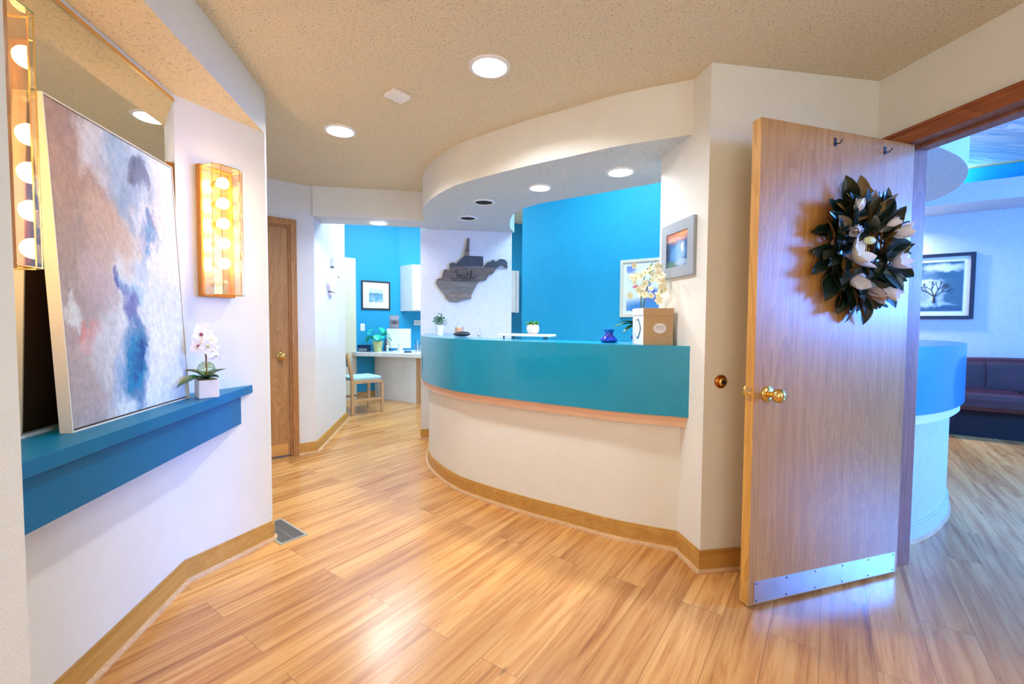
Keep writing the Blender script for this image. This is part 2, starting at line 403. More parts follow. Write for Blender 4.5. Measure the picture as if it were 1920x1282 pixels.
def catmull(P, n=6):
    P = [Vector(p) for p in P]; out = []
    Q = [2 * P[0] - P[1]] + P + [2 * P[-1] - P[-2]]
    for i in range(1, len(Q) - 2):
        for k in range(n):
            t = k / n; a, b, c, d = Q[i - 1], Q[i], Q[i + 1], Q[i + 2]
            out.append(.5 * ((2 * b) + (c - a) * t + (2 * a - 5 * b + 4 * c - d) * t * t + (3 * b - a - 3 * c + d) * t ** 3))
    out.append(P[-1]); return out
def offset(P, d, side=1):
    """offset a polyline to its left (side 1) by d"""
    out = []
    for i in range(len(P)):
        a = P[max(i - 1, 0)]; b = P[min(i + 1, len(P) - 1)]
        v = (b - a).normalized(); out.append(P[i] + Vector((-v.y, v.x)) * d * side)
    return out
def text_mesh(name, body, size, mat, parent, mtx, align='CENTER', extrude=.0004, shear=0):
    cu = bpy.data.curves.new(name, 'FONT'); cu.body = body; cu.size = size; cu.align_x = align; cu.align_y = 'CENTER'; cu.extrude = extrude; cu.shear = shear
    tmp = bpy.data.objects.new('tmp_text', cu); COL.objects.link(tmp)
    bpy.context.view_layer.update()
    me = bpy.data.meshes.new_from_object(tmp.evaluated_get(bpy.context.evaluated_depsgraph_get()))
    bpy.data.objects.remove(tmp); me.materials.clear(); me.materials.append(mat); me.transform(mtx)
    o = bpy.data.objects.new(name, me); COL.objects.link(o)
    if parent: o.parent = parent
    return o
# wall-frame matrix: local x along wall, local y into wall, local z up
def wall_frame(p, ang): return Matrix.Translation(p) @ rotz(ang)

# ------------------------------------------------------------------ shell
MB().box(-3.2, 8.2, -1.9, 10, -.1, 0).build('floor', M['floor'])
struct(bpy.data.objects['floor'])
# front curve of the reception desk (plan)
CURVE = catmull([Vector(p) for p in ((1.262, 2.155), (.998, 2.33), (.80, 2.51), (.533, 2.76), (.217, 3.11), (.099, 3.31), (.013, 3.52), (-.052, 3.76), (-.072, 4.0), (-.065, 4.3), (-.04, 4.64))], 6)
def C(d): # outward (towards the hall) offset; first point pinned on the pier face
    P = offset(CURVE, d, -1 if False else 1)
    # decide side: outward must reduce x+y near the start
    if (P[3].x + P[3].y) > (CURVE[3].x + CURVE[3].y) and d > 0: P = offset(CURVE, d, -1)
    if (P[3].x + P[3].y) < (CURVE[3].x + CURVE[3].y) and d < 0: P = offset(CURVE, d, -1)
    v = P[0]; P[0] = Vector((1.262, v.y - (1.262 - v.x) * .66))
    for p in P[1:]: p.x = min(p.x, 1.2615)
    return P
SOF = C(.05)
# hall ceiling at 2.42 following the curve
poly = [(-3.2, -1.75), (2.33, -1.75), (2.33, 2.0), (1.262, 2.0)] + [(p.x, p.y) for p in SOF if p.y < 4.3] + [(-.12, 4.32), (-3.2, 4.32)]
struct(MB().prism(poly, H, H + .06).build('ceiling', M['popcorn']))
struct(MB().box(-3.2, 8.2, -1.9, 10, 3.05, 3.15).build('ceiling', M['popcorn']))
# reception soffit: painted face, textured underside
inner = [(-.10, 4.66), (.80, 4.66), (.72, 4.45), (.69, 4.27), (.66, 4.05), (.655, 3.9), (.70, 3.68), (.80, 3.5), (1.144, 3.17), (1.50, 2.81), (1.90, 2.40), (1.262, 2.40)]
sp = [(p.x, p.y) for p in SOF] + inner
o = MB().prism(sp, SZ, 3.05).build('ceiling', [M['wall'], M['popcorn_white']], smooth=25)
for p in o.data.polygons:
    if p.normal.z < -.5 or p.normal.z > .5 and False: p.material_index = 1
    if abs(p.normal.z) > .5: p.material_index = 1
struct(o)
# low hall beam and its underside
o = MB().box(-1.10, -.02, 4.30, 4.60, SZ + .002, 3.05).build('ceiling', [M['wall'], M['popcorn_white']])
for p in o.data.polygons:
    if p.normal.z < -.5: p.material_index = 1
struct(o)
# pier between reception and door (solid)
struct(MB().box(1.262, 2.33, 1.95, 2.41, 0, 3.05).build('wall_pier', M['wall']))
# right wall with door opening y .90..1.83
w = MB(); w.box(2.18, 2.33, 1.86, 1.95, 0, 3.05); w.box(2.18, 2.33, -1.75, .88, 0, 3.05); w.box(2.18, 2.33, .88, 1.86, 2.07, 3.05)
struct(w.build('wall_right', [M['wall']]))
# rear wall behind the camera
struct(MB().box(-1.1, 8.2, -1.85, -1.75, 0, 3.05).build('wall_rear', M['wall']))
# left wall, niche between y 1.14 and 2.61
w = MB()
w.prism([(-.905, -1.75), (-.905, 1.14), (-1.15, 1.142), (-1.15, 2.235), (-.905, 2.61), (-.915, 2.66), (-1.5, 2.85), (-1.5, -1.75)], 0, 2.205)
w.prism([(-.905, -1.75), (-.905, 2.61), (-.915, 2.66), (-1.5, 2.85), (-1.5, -1.75)], 2.205, 2.42)
o = w.build('wall_left', [M['wall'], M['popcorn']])
for p in o.data.polygons:
    if p.normal.z < -.5 and p.center.z > 2: p.material_index = 1
struct(o)
# hall: angled wall with the oak door, then corridor wall
a30 = R(30); hc = Vector((-1.10, 4.33)); d30 = Vector((math.cos(a30), math.sin(a30)))
hw = MB(); hw.prism([tuple(hc), tuple(hc - d30 * .155), tuple(hc - d30 * .155 + Vector((-.06, .104))), tuple(hc + Vector((-.12, .1)))], 0, 2.42)
hw.prism([tuple(hc - d30 * .155), tuple(hc - d30 * .95), tuple(hc - d30 * .95 + Vector((-.06, .104))), tuple(hc - d30 * .155 + Vector((-.06, .104)))], 2.05, 2.42)
hw.prism([tuple(hc - d30 * .95), tuple(hc - d30 * 2.1), tuple(hc - d30 * 2.1 + Vector((-.06, .104))), tuple(hc - d30 * .95 + Vector((-.06, .104)))], 0, 2.42)
struct(hw.build('wall_hall', M['hallwall']))
struct(MB().box(-1.22, -1.10, 4.331, 5.70, 0, 3.05).build('wall_corridor', M['hallwall']))
struct(MB().box(-3.2, -3.1, 2.4, 8, 0, 3.05).build('wall_far_left', M['hallwall']))
# sign wall
struct(MB().box(-.165, .775, 4.66, 4.78, 0, 3.05).build('wall_sign', M['sign_wall']))
def wall_seg(name, p, q, th, z0, z1, mat, side=1):
    p, q = Vector(p), Vector(q); v = (q - p).normalized(); n = Vector((-v.y, v.x)) * th * side
    return struct(MB().prism([tuple(p), tuple(q), tuple(q + n), tuple(p + n)], z0, z1).build(name, mat))
wall_seg('wall_reception', (.99, 5.21), (3.0, 3.2), .12, 0, 3.05, M['blue'])
# far office
fp = Vector((-1.385, 7.224))
wall_seg('wall_office', (-3.2, 6.176), (-.62, 7.666), .1, 0, 3.05, M['office_blue'])
wall_seg('wall_office_back', (-.62, 7.666), (1.75, 8.35), .1, 0, 3.05, M['office_blue'])
wall_seg('wall_office_right', (1.75, 8.35), (3.06, 3.26), .1, 0, 3.05, M['hallwall'])
wall_seg('wall_inner', (3.02, 3.2), (4.3, 6.6), .1, 0, 3.05, M['waitwall'])
# waiting room
wall_seg('wall_waiting', (4.0, 6.8), (7.5, 3.3), .1, 0, 3.05, M['waitwall'])
w = MB(); w.box(7.5, 7.6, -1.9, -1.7, 0, 3.05); w.box(7.5, 7.6, .1, 3.3, 0, 3.05); w.box(7.5, 7.6, -1.7, .1, 0, 1.2); w.box(7.5, 7.6, -1.7, .1, 2.6, 3.05)
struct(w.build('wall_waiting_right', M['waitwall']))
wf = MB()
for y in (-1.7, -.83, .04): wf.box(7.51, 7.57, y, y + .06, 1.2, 2.6)
for z in (1.2, 2.54): wf.box(7.51, 7.57, -1.7, .1, z, z + .06)
struct(wf.build('window_1', M['white']))
# low ceiling band along the waiting room wall with its fascia
nn = Vector((-.7071, -.7071)) * .64
A, B = Vector((4.2, 6.6)), Vector((7.5, 3.3))
o = MB().prism([tuple(A), tuple(B), tuple(B + nn + Vector((.45, -.45))), tuple(A + nn)], 2.565, 2.78).build('ceiling', [M['waitwall'], M['popcorn_white']])
struct(o)
# cove wall band above, set back
up = MB().prism([tuple(A), tuple(B), tuple(B + nn * .42), tuple(A + nn * .42)], 2.78, 3.05).build('trim_2', M['blue']); struct(up)
gl = MB().prism([tuple(A + nn * .42), tuple(B + nn * .42), tuple(B + nn * .45), tuple(A + nn * .45)], 3.02, 3.045).build('trim_3', M['brass_worn']); struct(gl)
area('cove_light', (5.35, 4.72, 2.83), (5.7, 5.1, 3.0), .9, .05, 45, (.5, .8, 1.0))
M['traywood'] = wood('tray_ceiling_planks', (.85, .80, .68), (.25, .40, .50), 0, .30, .12)
struct(MB().prism([(2.6, 2.6), (6.9, -1.2), (7.5, 3.0), (4.6, 5.8)], 3.035, 3.048).build('ceiling', M['traywood']))

# ------------------------------------------------------------------ baseboards
def board(name, P, th=.014, h=.105, mat=None, side=1, shoe=True):
    P = [Vector(p) for p in P]
    mat = mat or M['oak_trim']
    def off(d):
        out = []
        for i, p in enumerate(P):
            if i == 0: v = (P[1] - P[0]).normalized(); out.append(p + Vector((-v.y, v.x)) * d * side)
            elif i == len(P) - 1: v = (P[-1] - P[-2]).normalized(); out.append(p + Vector((-v.y, v.x)) * d * side)
            else:
                v1 = (P[i] - P[i - 1]).normalized(); v2 = (P[i + 1] - P[i]).normalized()
                n1 = Vector((-v1.y, v1.x)); n2 = Vector((-v2.y, v2.x)); bb = (n1 + n2).normalized()
                out.append(p + bb * d * side / max(.3, bb.dot(n1)))
        return out
    b = MB(); b.strip(off(-.002), off(th), 0, h - .012); b.strip(off(-.002), off(th * .6), h - .012, h)
    o = struct(b.build(name, mat, smooth=30))
    if shoe:
        s = MB(); s.strip(off(th), off(th + .013), 0, .011); s.strip(off(th), off(th + .008), .011, .018)
        s.build('shoe_moulding', M['shoe'], parent=o, smooth=30)['label'] = 'paler rounded moulding at the floor'
    return o
cv = [tuple(p) for p in CURVE]
board('baseboard_reception', [(2.17, 1.95), (1.262, 1.95)] + cv, side=1)
board('baseboard_left', [(-.905, -1.7), (-.905, 1.14), (-1.15, 1.142), (-1.15, 2.235), (-.905, 2.61), (-.911, 2.64)], side=-1, mat=M['oak_trim_y'])
board('baseboard_hall', [tuple(hc - d30 * .155), tuple(hc), (-1.10, 5.70)], side=-1)
board('baseboard_sign', [(-.155, 4.75), (-.155, 4.66), (-.03, 4.66)], side=-1)
board('baseboard_office', [(-1.24, 7.307), (-.62, 7.666)], side=-1, h=.1)

# ------------------------------------------------------------------ open door, frame, wreath
ang = math.atan2(1.78 - 1.655, 2.19 - 1.30)
DL = .905
door = struct(MB().box(0, DL, 0, .044, .012, 2.042).build('door_1', [M['oak'], M['oak_edge']]))
for p in door.data.polygons:
    if p.normal.y > -.5: p.material_index = 1
door.location = (1.296, 1.652, 0); door.rotation_euler = (0, 0, ang)
door['label'] = 'open oak door with brass knob, wreath and metal kick plate'
kp = MB().box(.03, DL - .018, -.002, 0, .018, .112)
for i in range(6):
    for z in (.028, .102):
        kp.lathe([(.004, 0), (.003, .0015)], seg=10, mtx=tr(.042 + i * (DL - .06 - .012) / 5, -.002, z) @ rotx(R(90)), mi=1)
kp.build('kick_plate', [M['steel'], M['darkmetal']], parent=door)
def knob(par, x, z, y, sgn, mats=None, nm='door_knob'):
    mt = mats or M['brass']
    ro = MB().lathe([(.034, 0), (.034, .003), (.026, .009), (.014, .012)], mtx=tr(x, y, z) @ rotx(R(90) * sgn)).build('rose', mt, smooth=40)
    k = MB().lathe([(.012, .010), (.0125, .028), (.016, .034), (.025, .040), (.0295, .052), (.0285, .064), (.020, .074), (.008, .078)], mtx=tr(x, y, z) @ rotx(R(90) * sgn)).build(nm, mt, smooth=60)
    k.parent = par; ro.parent = k
knob(door, .075, .913, 0, 1); knob(door, .075, .913, .044, -1)
MB().box(-.0015, 0, .010, .034, .885, .941).build('strike_plate', M['brass_worn'], parent=door)
MB().lathe([(.007, 0), (.007, .008), (.004, .01)], seg=12, mtx=tr(-.0015, .022, .913) @ roty(R(-90))).build('latch', M['brass'], parent=door)
for x in (.405, .71):
    hk = MB(); hk.box(x - .007, x + .007, -.002, 0, 1.975, 2.01)
    hk.tube([(x, -.003, 1.985), (x, -.02, 1.98), (x, -.03, 1.99), (x, -.03, 2.0)], .0025, 6)
    hk.build('coat_hook', M['darkmetal'], parent=door, smooth=True)
# frame of the doorway
fr = MB()
fr.box(2.165, 2.345, 1.84, 1.86, 0, 2.07); fr.box(2.165, 2.345, .88, .90, 0, 2.07); fr.box(2.165, 2.345, .90, 1.84, 2.05, 2.07)
fr.box(2.235, 2.26, 1.825, 1.84, 0, 2.05); fr.box(2.235, 2.26, .90, 1.84, 2.035, 2.05)
f0 = struct(fr.build('trim_1', M['cherry_v'], bevel=.002))
cs = MB(); cs.box(2.163, 2.18, .82, 1.925, 2.052, 2.122); cs.box(2.158, 2.18, .82, 1.925, 2.105, 2.122)
cs.build('header_casing', M['cherry'], parent=f0, bevel=.003)
MB().box(2.163, 2.18, 1.855, 1.925, 0, 2.052).build('side_casing', M['cherry_v'], parent=f0, bevel=.003)
MB().box(2.163, 2.18, .82, .885, 0, 2.052).build('side_casing', M['cherry_v'], parent=f0, bevel=.003)
# door stop on the wall
t = thing('door_stop', 'round brass door stop mounted on the beige wall beside the open door', 'door stop', (1.349, 1.95, .928))
MB().lathe([(.033, 0), (.033, .004), (.029, .009), (.020, .011)], mtx=rotx(R(90))).build('base_ring', simple('bronze_ring', (.45, .16, .04), .25, 1), parent=t, smooth=40)
MB().lathe([(.020, .009), (.021, .020), (.017, .024), (.013, .025)], mtx=rotx(R(90))).build('collar', M['brass'], parent=t, smooth=40)
MB().lathe([(.013, .022), (.012, .027), (.006, .026)], mtx=rotx(R(90))).build('rubber_tip', M['blackpl'], parent=t, smooth=40)

# wreath: local frame x along the door, -y out of the door, z up
wr = thing('wreath', 'dark magnolia leaf wreath with white blooms hanging on the open oak door', 'wreath', (1.296 + .545 * math.cos(ang), 1.652 + .545 * math.sin(ang), 1.525), ang)
rg = MB()
for k in range(5):
    pts = []
    for i in range(37):
        a = 2 * math.pi * i / 36; rr = .165 + .018 * math.sin(3 * a + k * 1.7)
        pts.append((rr * math.cos(a), -.022 - .012 * math.sin(5 * a + k * 2), rr * 1.1 * math.sin(a)))
    rg.tube(pts, .005, 6)
for k in range(9):
    a = R(150 + k * 9); rg.tube([(.17 * math.cos(a), -.03, .19 * math.sin(a)), (.25 * math.cos(a + .1), -.02, .27 * math.sin(a + .1)), (.285 * math.cos(a + .3), -.03, .30 * math.sin(a + .3))], .0014, 5)
rg.build('twig_ring', M['twig'], parent=wr, smooth=True)
random.seed(21)
lf = MB()
def leaf_at(lf, a, r0, out, L, Wd, roll, lift, tw=0):
    base = Vector((r0 * math.cos(a), -.03, r0 * 1.08 * math.sin(a)))
    dirx = Vector((math.cos(a + out), -lift, math.sin(a + out))).normalized()
    nrm = Vector((0, -1, 0)); yv = nrm.cross(dirx).normalized(); zv = dirx.cross(yv).normalized()
    mtx = Matrix((dirx, yv, zv)).transposed().to_4x4(); mtx.translation = base
    return mtx @ rotx(roll)
for k in range(132):
    a = 2 * math.pi * (k / 132) + random.uniform(-.08, .08)
    layer = k % 4
    out = random.uniform(.1, 1.0) * (1 if random.random() < .75 else -1)
    r0 = (.155, .12, .185, .13)[layer] + random.uniform(-.015, .015)
    if layer == 1: out = math.pi + random.uniform(-.9, .9) if random.random() < .55 else out
    L = random.uniform(.10, .145) * (0.72 if layer == 1 and abs(out) > 2 else 1)
    lift = random.uniform(.1, .9) if layer != 2 else random.uniform(0, .35)
    mtx = leaf_at(lf, a, r0, out, L, .05, random.uniform(-.9, .9), lift)
    under_up = random.random() < .05
    lf.leafm(mtx, L, random.uniform(.05, .068), random.uniform(.1, .5), random.uniform(-.1, .35), 7, 1 if under_up else 0, .001, 0 if under_up else 1)
lf.build('foliage', [M['mag_top'], M['mag_under']], parent=wr)
def magnolia(name, x, z, sz, tilt, rot, mat, npet=6, openness=.6):
    f = MB()
    axis = Vector((math.sin(tilt) * math.cos(rot), -math.cos(tilt), math.sin(tilt) * math.sin(rot)))
    q = Vector((0, 0, 1)).rotation_difference(axis).to_matrix().to_4x4(); base = tr(x, -.062, z) @ q
    for k in range(npet):
        a = 2 * math.pi * k / npet + random.uniform(-.2, .2)
        pm = base @ rotz(a) @ roty(-R(90) * (1 - openness) * random.uniform(.8, 1.15)) 
        f.leafm(pm, sz * random.uniform(.85, 1.1), sz * .62, .55, -.35, 6, 0, .0015, 0)
    o = f.build(name, mat, parent=wr)
    return o
fl = [(-.085, .16, .062, .9, 2.2, 'w', .35), (-.075, .085, .085, 1.1, 3.4, 'w', .25), (.10, .115, .05, .8, .6, 'w', .4), (.135, .07, .085, .4, .9, 'w', .45),
      (-.105, -.045, .095, .5, 1.2, 'w', .75), (.135, -.055, .075, .25, 1.0, 'w', .5), (-.09, -.13, .085, .6, 3.6, 'w', .45), (.075, -.165, .08, .5, 5.2, 'w', .45), (-.005, -.165, .085, .5, 4.7, 't', .3)]
for i, (x, z, sz, ti, ro, kd, op) in enumerate(fl):
    o = magnolia('magnolia_bloom', x, z, sz, ti, ro, M['petal_wreath'] if kd == 'w' else M['petal_tan'], 6, op)
    if kd == 't': o['label'] = 'faded tan bloom'
    if i == 4:
        st = MB()
        for k in range(12):
            a = 2 * math.pi * k / 12; st.tube([(x, -.09, z), (x + .02 * math.cos(a), -.115, z + .02 * math.sin(a)), (x - .02 + .045 * math.cos(a), -.12, z + .02 + .045 * math.sin(a))], .0009, 4)
        st.build('stamens', M['petal_bud'], parent=o)
b_ = MB(); b_.ball((-.055, -.10, .035), .017, 1.9, .8, 1.0, 12); b_.build('flower_bud', M['petal_bud'], parent=wr, smooth=True)
MB().tube([(-.10, -.045, .225), (-.10, -.03, .245), (-.095, -.01, .26), (-.09, -.003, .30)], .0015, 6).build('hanging_wire', M['chrome'], parent=wr)

# ------------------------------------------------------------------ reception counter
ct = thing('reception_counter', 'curved reception counter with teal front, peach ledge and cream base', 'counter', (0, 0, 0))
b = MB(); b.strip(C(-.10), CURVE, 0, .74); b.build('base', M['counterbase'], parent=ct, smooth=25)
b = MB(); b.strip(C(0), C(.065), .727, 1.092); b.build('teal_panel', M['teal'], parent=ct, smooth=25)
b = MB(); b.strip(C(-.27), C(0.0), 1.055, 1.092); b.build('counter_top', M['teal'], parent=ct, smooth=25)
b = MB(); b.strip(C(-.27), C(-.25), .8, 1.055); b.build('inner_panel', M['white'], parent=ct, smooth=25)
b = MB(); b.strip(C(0.002), C(.052), .700, .727); b.build('peach_band', M['peach'], parent=ct, smooth=25)
b = MB(); b.strip(C(0.002), C(.046), .672, .700); b.build('lower_band', M['peach_lo'], parent=ct, smooth=25)
# second counter in the waiting room
C2 = catmull([Vector(p) for p in ((2.335, 2.0), (2.583, 2.04), (2.789, 2.105), (2.996, 2.20), (3.248, 2.345), (3.47, 2.53), (3.62, 2.76), (3.67, 3.0), (3.66, 3.25))], 6)
def CC(d):
    P = offset(C2, -d)
    for p in P: p.x = max(p.x, 2.3305)
    return P
c2 = thing('reception_counter', 'curved counter with glossy blue-teal front seen through the open doorway', 'counter', (0, 0, 0))
MB().strip(CC(-.1), C2, 0, .74).build('base', M['waitwall'], parent=c2, smooth=25)
MB().strip(CC(0), CC(.065), .727, 1.092).build('teal_panel', M['teal'], parent=c2, smooth=25)
MB().strip(CC(-.3), CC(0.0), 1.05, 1.092).build('counter_top', M['teal'], parent=c2, smooth=25)
MB().strip(CC(.001), CC(.046), .672, .727).build('lower_band', M['white'], parent=c2, smooth=25)
board('baseboard_waiting', [tuple(p) for p in C2], side=-1, mat=M['waitwall'])
sf2 = [(2.33, 1.96), (2.54, 1.985), (2.756, 2.05), (2.953, 2.13), (3.225, 2.29), (3.489, 2.52), (3.66, 2.75), (3.72, 2.95), (3.74, 3.2), (3.72, 3.5)]
sf2 = [tuple(p) for p in catmull([Vector(p) for p in sf2], 5)]
o = MB().prism(sf2 + [(3.1, 3.5), (3.0, 3.1), (2.33, 2.5)], SZ, 3.05).build('ceiling', [M['waitwall'], M['popcorn_white']], smooth=25)
for p in o.data.polygons:
    if abs(p.normal.z) > .5: p.material_index = 1
struct(o)

# ------------------------------------------------------------------ ceiling lights
def downlight(x, y, z, label, lit=True, r=.078, power=9, group='round ceiling downlights'):
    t = thing('downlight', label, 'ceiling light', (x, y, z), 0, group)
    MB().lathe([(r + .022, 0), (r + .020, -.006), (r + .004, -.008), (r, -.001)], cap=False).build('trim_ring', M['whiteplastic'], parent=t, smooth=50)
    if lit:
        MB().lathe([(r + .001, -.0025), (r * .6, -.004), (.003, -.0045)], seg=32).build('lens', M['lens'], parent=t, smooth=50)
        d = bpy.data.lights.new('downlight_lamp', 'AREA'); d.shape = 'DISK'; d.size = r * 1.8; d.energy = power; d.color = (.93, .96, 1); d.spread = R(150)
        l = bpy.data.objects.new('downlight_lamp', d); COL.objects.link(l); l.parent = t; l.location = (0, 0, -.012)
    else:
        MB().lathe([(r + .001, -.0015), (r * .5, -.0018), (.003, -.002)], seg=32).build('dark_opening', M['black'], parent=t, smooth=50)
    return t
downlight(.248, 2.166, H, 'round lit downlight nearest the camera, in the cream textured hall ceiling', power=13)
downlight(-.606, 3.041, H, 'round lit downlight in the hall ceiling above the corridor, left of the white detector', power=12)
downlight(1.13, 2.68, SZ, 'lit downlight under the curved soffit, nearest the landscape picture', power=11, r=.07)
downlight(.71, 3.09, SZ, 'lit downlight in the middle of the curved soffit, next to a dark one', power=9, r=.065)
downlight(.365, 3.54, SZ, 'dark unlit downlight in the soffit, the larger nearer of the two', lit=False, r=.068)
downlight(.275, 4.10, SZ, 'dark unlit downlight in the soffit just above the wooden state sign', lit=False, r=.068)
downlight(-.55, 4.45, SZ, 'lit downlight in the low beam over the corridor entrance', power=6, r=.075)
downlight(5.45, 4.95, 2.565, 'lit downlight over the waiting room picture beyond the doorway', power=44, r=.075)
t = thing('ceiling_detector', 'small square white detector on the hall ceiling between two downlights', 'detector', (-.207, 2.505, H), R(38))
MB().prism([(-.05, -.045), (.05, -.045), (.055, -.04), (.055, .04), (.05, .045), (-.05, .045), (-.055, .04), (-.055, -.04)], -.022, 0).build('housing', M['whiteplastic'], parent=t, bevel=.006)
MB().lathe([(.004, -.0235), (.003, -.022)], c=(.0, 0, 0), seg=10).build('indicator', M['greyink'], parent=t)

# ------------------------------------------------------------------ niche: mirror, shelf, painting, sconces, orchid
t = thing('wall_mirror', 'large frameless mirror in the niche behind the abstract painting', 'mirror', (-1.15, 1.155, .884))
MB().box(.001, .006, .005, 1.075, 0, 1.285).build('glass', M['mirror'], parent=t)
MB().box(.0, .010, .0, 1.077, 1.285, 1.30).build('top_channel', M['brass_worn'], parent=t)
def nichex(x, far=True):  # y on the cheek planes
    k = (.375 / .245)
    return 2.235 + (x + 1.15) * k if far else 1.142 - (x + 1.15) * (.002 / .245)
t = thing('wall_shelf', 'long teal laminate shelf across the niche under the painting', 'shelf', (-1.15, 1.88, .68))
def rel(P): return [(p[0] + 1.15, p[1] - 1.88) for p in P]
e = .002
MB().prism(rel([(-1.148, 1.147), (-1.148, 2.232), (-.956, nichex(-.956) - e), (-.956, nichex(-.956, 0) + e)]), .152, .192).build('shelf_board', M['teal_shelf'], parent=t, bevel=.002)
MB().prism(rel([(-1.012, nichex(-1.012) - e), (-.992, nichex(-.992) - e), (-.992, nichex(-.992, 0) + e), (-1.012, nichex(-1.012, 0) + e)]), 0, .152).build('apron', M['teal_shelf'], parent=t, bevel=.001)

PW, PH = .635, .985
pt = thing('painting', 'large abstract blue, white and pink canvas leaning on the mirror', 'painting', (-1.062, 1.505, .8722), R(90))
# local: x along the wall (+y world), y = into wall (-x world), lean back
lean = math.atan2(.046, .985)
pm = rotx(-lean)
fr = MB()
for q in ((0, .004, 0, .034, 0, PH), (PW - .004, PW, 0, .034, 0, PH), (.004, PW - .004, 0, .034, 0, .004), (.004, PW - .004, 0, .034, PH - .004, PH)): fr.box(*q, mtx=pm)
fr.build('frame', M['frame_white'], parent=pt)
MB().box(.004, PW - .004, .012, .03, .004, PH - .004, mtx=pm).build('backing', M['frame_gap'], parent=pt)
art = blobmat('abstract_art', (.74, .80, .83), [
    (.15, .82, .42, .34, (.40, .25, .215), .97), (.05, .5, .36, .25, (.34, .28, .28), .9), (.02, .1, .35, .35, (.40, .32, .34), .85), (.38, .66, .24, .16, (.56, .42, .34), .75),
    (.30, .93, .18, .10, (.74, .76, .80), .8), (.25, .47, .12, .1, (.56, .47, .52), .6), (.06, .36, .06, .06, (.66, .74, .80), .9), (.15, .29, .07, .05, (.66, .24, .24), .8), (.28, .25, .16, .12, (.62, .68, .74), .7),
    (.55, .86, .24, .16, (.30, .48, .66), .9), (.60, .90, .09, .07, (.03, .08, .22), 1), (.64, .86, .06, .06, (.05, .12, .32), .9), (.52, .78, .12, .07, (.20, .36, .56), .8),
    (.74, .70, .05, .06, (.02, .16, .45), 1), (.70, .64, .11, .07, (.06, .30, .58), .95), (.62, .66, .05, .04, (.38, .46, .60), .6), (.60, .55, .08, .06, (.40, .58, .76), .6),
    (.42, .46, .05, .05, (.06, .08, .40), 1), (.50, .44, .10, .06, (.36, .60, .76), .7), (.47, .37, .07, .08, (.12, .15, .45), .9), (.52, .29, .09, .06, (.08, .2, .42), .8),
    (.48, .17, .13, .14, (.02, .24, .48), 1), (.52, .20, .05, .06, (.01, .07, .28), .95), (.36, .14, .08, .10, (.34, .48, .70), .7), (.50, .06, .06, .05, (.10, .22, .42), .7),
    (.82, .30, .16, .14, (.82, .84, .85), .8), (.85, .80, .14, .14, (.70, .71, .73), .7)], .20, 5.0, PW, PH, .5, .11, .003)
MB().box(.008, PW - .008, .002, .014, .010, PH - .008, mtx=pm).build('canvas', art, parent=pt)

def sconce(loc, rz, label, off_idx):
    t = thing('wall_sconce', label, 'sconce', loc, rz, 'brass and glass bulb sconces')
    # local: -y out of the wall, x across, z up from the bottom; width .16 height .61
    w, h, dp = .16, .61, .052
    bx = MB(); bx.box(-w / 2, w / 2, -.03, -.001, 0, .012); bx.box(-w / 2, w / 2, -.03, -.001, h - .012, h); bx.box(-w / 2, -w / 2 + .012, -.03, -.001, .012, h - .012); bx.box(w / 2 - .012, w / 2, -.03, -.001, .012, h - .012)
    bx.build('wood_box', M['sconce_wood'], parent=t, bevel=.002)
    MB().box(-w / 2 + .012, w / 2 - .012, -.012, -.002, .012, h - .012).build('back_plate', M['brass_worn'], parent=t)
    # bevelled glass cover: octagonal section prism
    cx = w / 2 - .008; f = w / 2 - .036; y0, y1, y2 = -.031, -.105, -.125
    g = MB(); sec = [(-cx, y0), (-cx, y1), (-f, y2), (f, y2), (cx, y1), (cx, y0)]
    z0, z1 = .008, h - .008
    lo = [g.bm.verts.new((x, y, z0)) for x, y in sec]; hi = [g.bm.verts.new((x, y, z1)) for x, y in sec]
    for i in range(5): g.bm.faces.new((lo[i], lo[i + 1], hi[i + 1], hi[i]))
    g.bm.faces.new(hi); g.bm.faces.new(lo)
    g.build('glass_cover', M['sconce_glass'], parent=t)
    e = MB()
    for (x, y) in sec[1:5]: e.tube([(x, y, z0), (x, y, z1)], .0016, 6)
    for z in (z0, z1): e.tube([(x, y, z) for x, y in sec], .0022, 6)
    e.build('brass_edging', M['brass'], parent=t)
    for i in range(6):
        z = h - .075 - i * .094
        lit = i != off_idx
        s = MB().lathe([(.016, 0), (.016, .018), (.012, .022)], seg=16, mtx=tr(0, -.012, z) @ rotx(R(90))).build('socket', M['brass'], parent=t, smooth=40)
        MB().ball((0, -.072, z), .026 if lit else .014, seg=16).build('bulb', M['bulb'] if lit else M['bulb_off'], parent=t, smooth=True)
ckang = math.atan2(.375, .245)
sconce((-1.056 - .001, 2.36 + .0165, 1.32), ckang, 'glass and wood bulb sconce above the white orchid, right of the painting', 5)
sconce((-1.003, 1.143, 1.32), R(180), 'brass and glass bulb sconce at the left edge, in front of the mirror', 1)

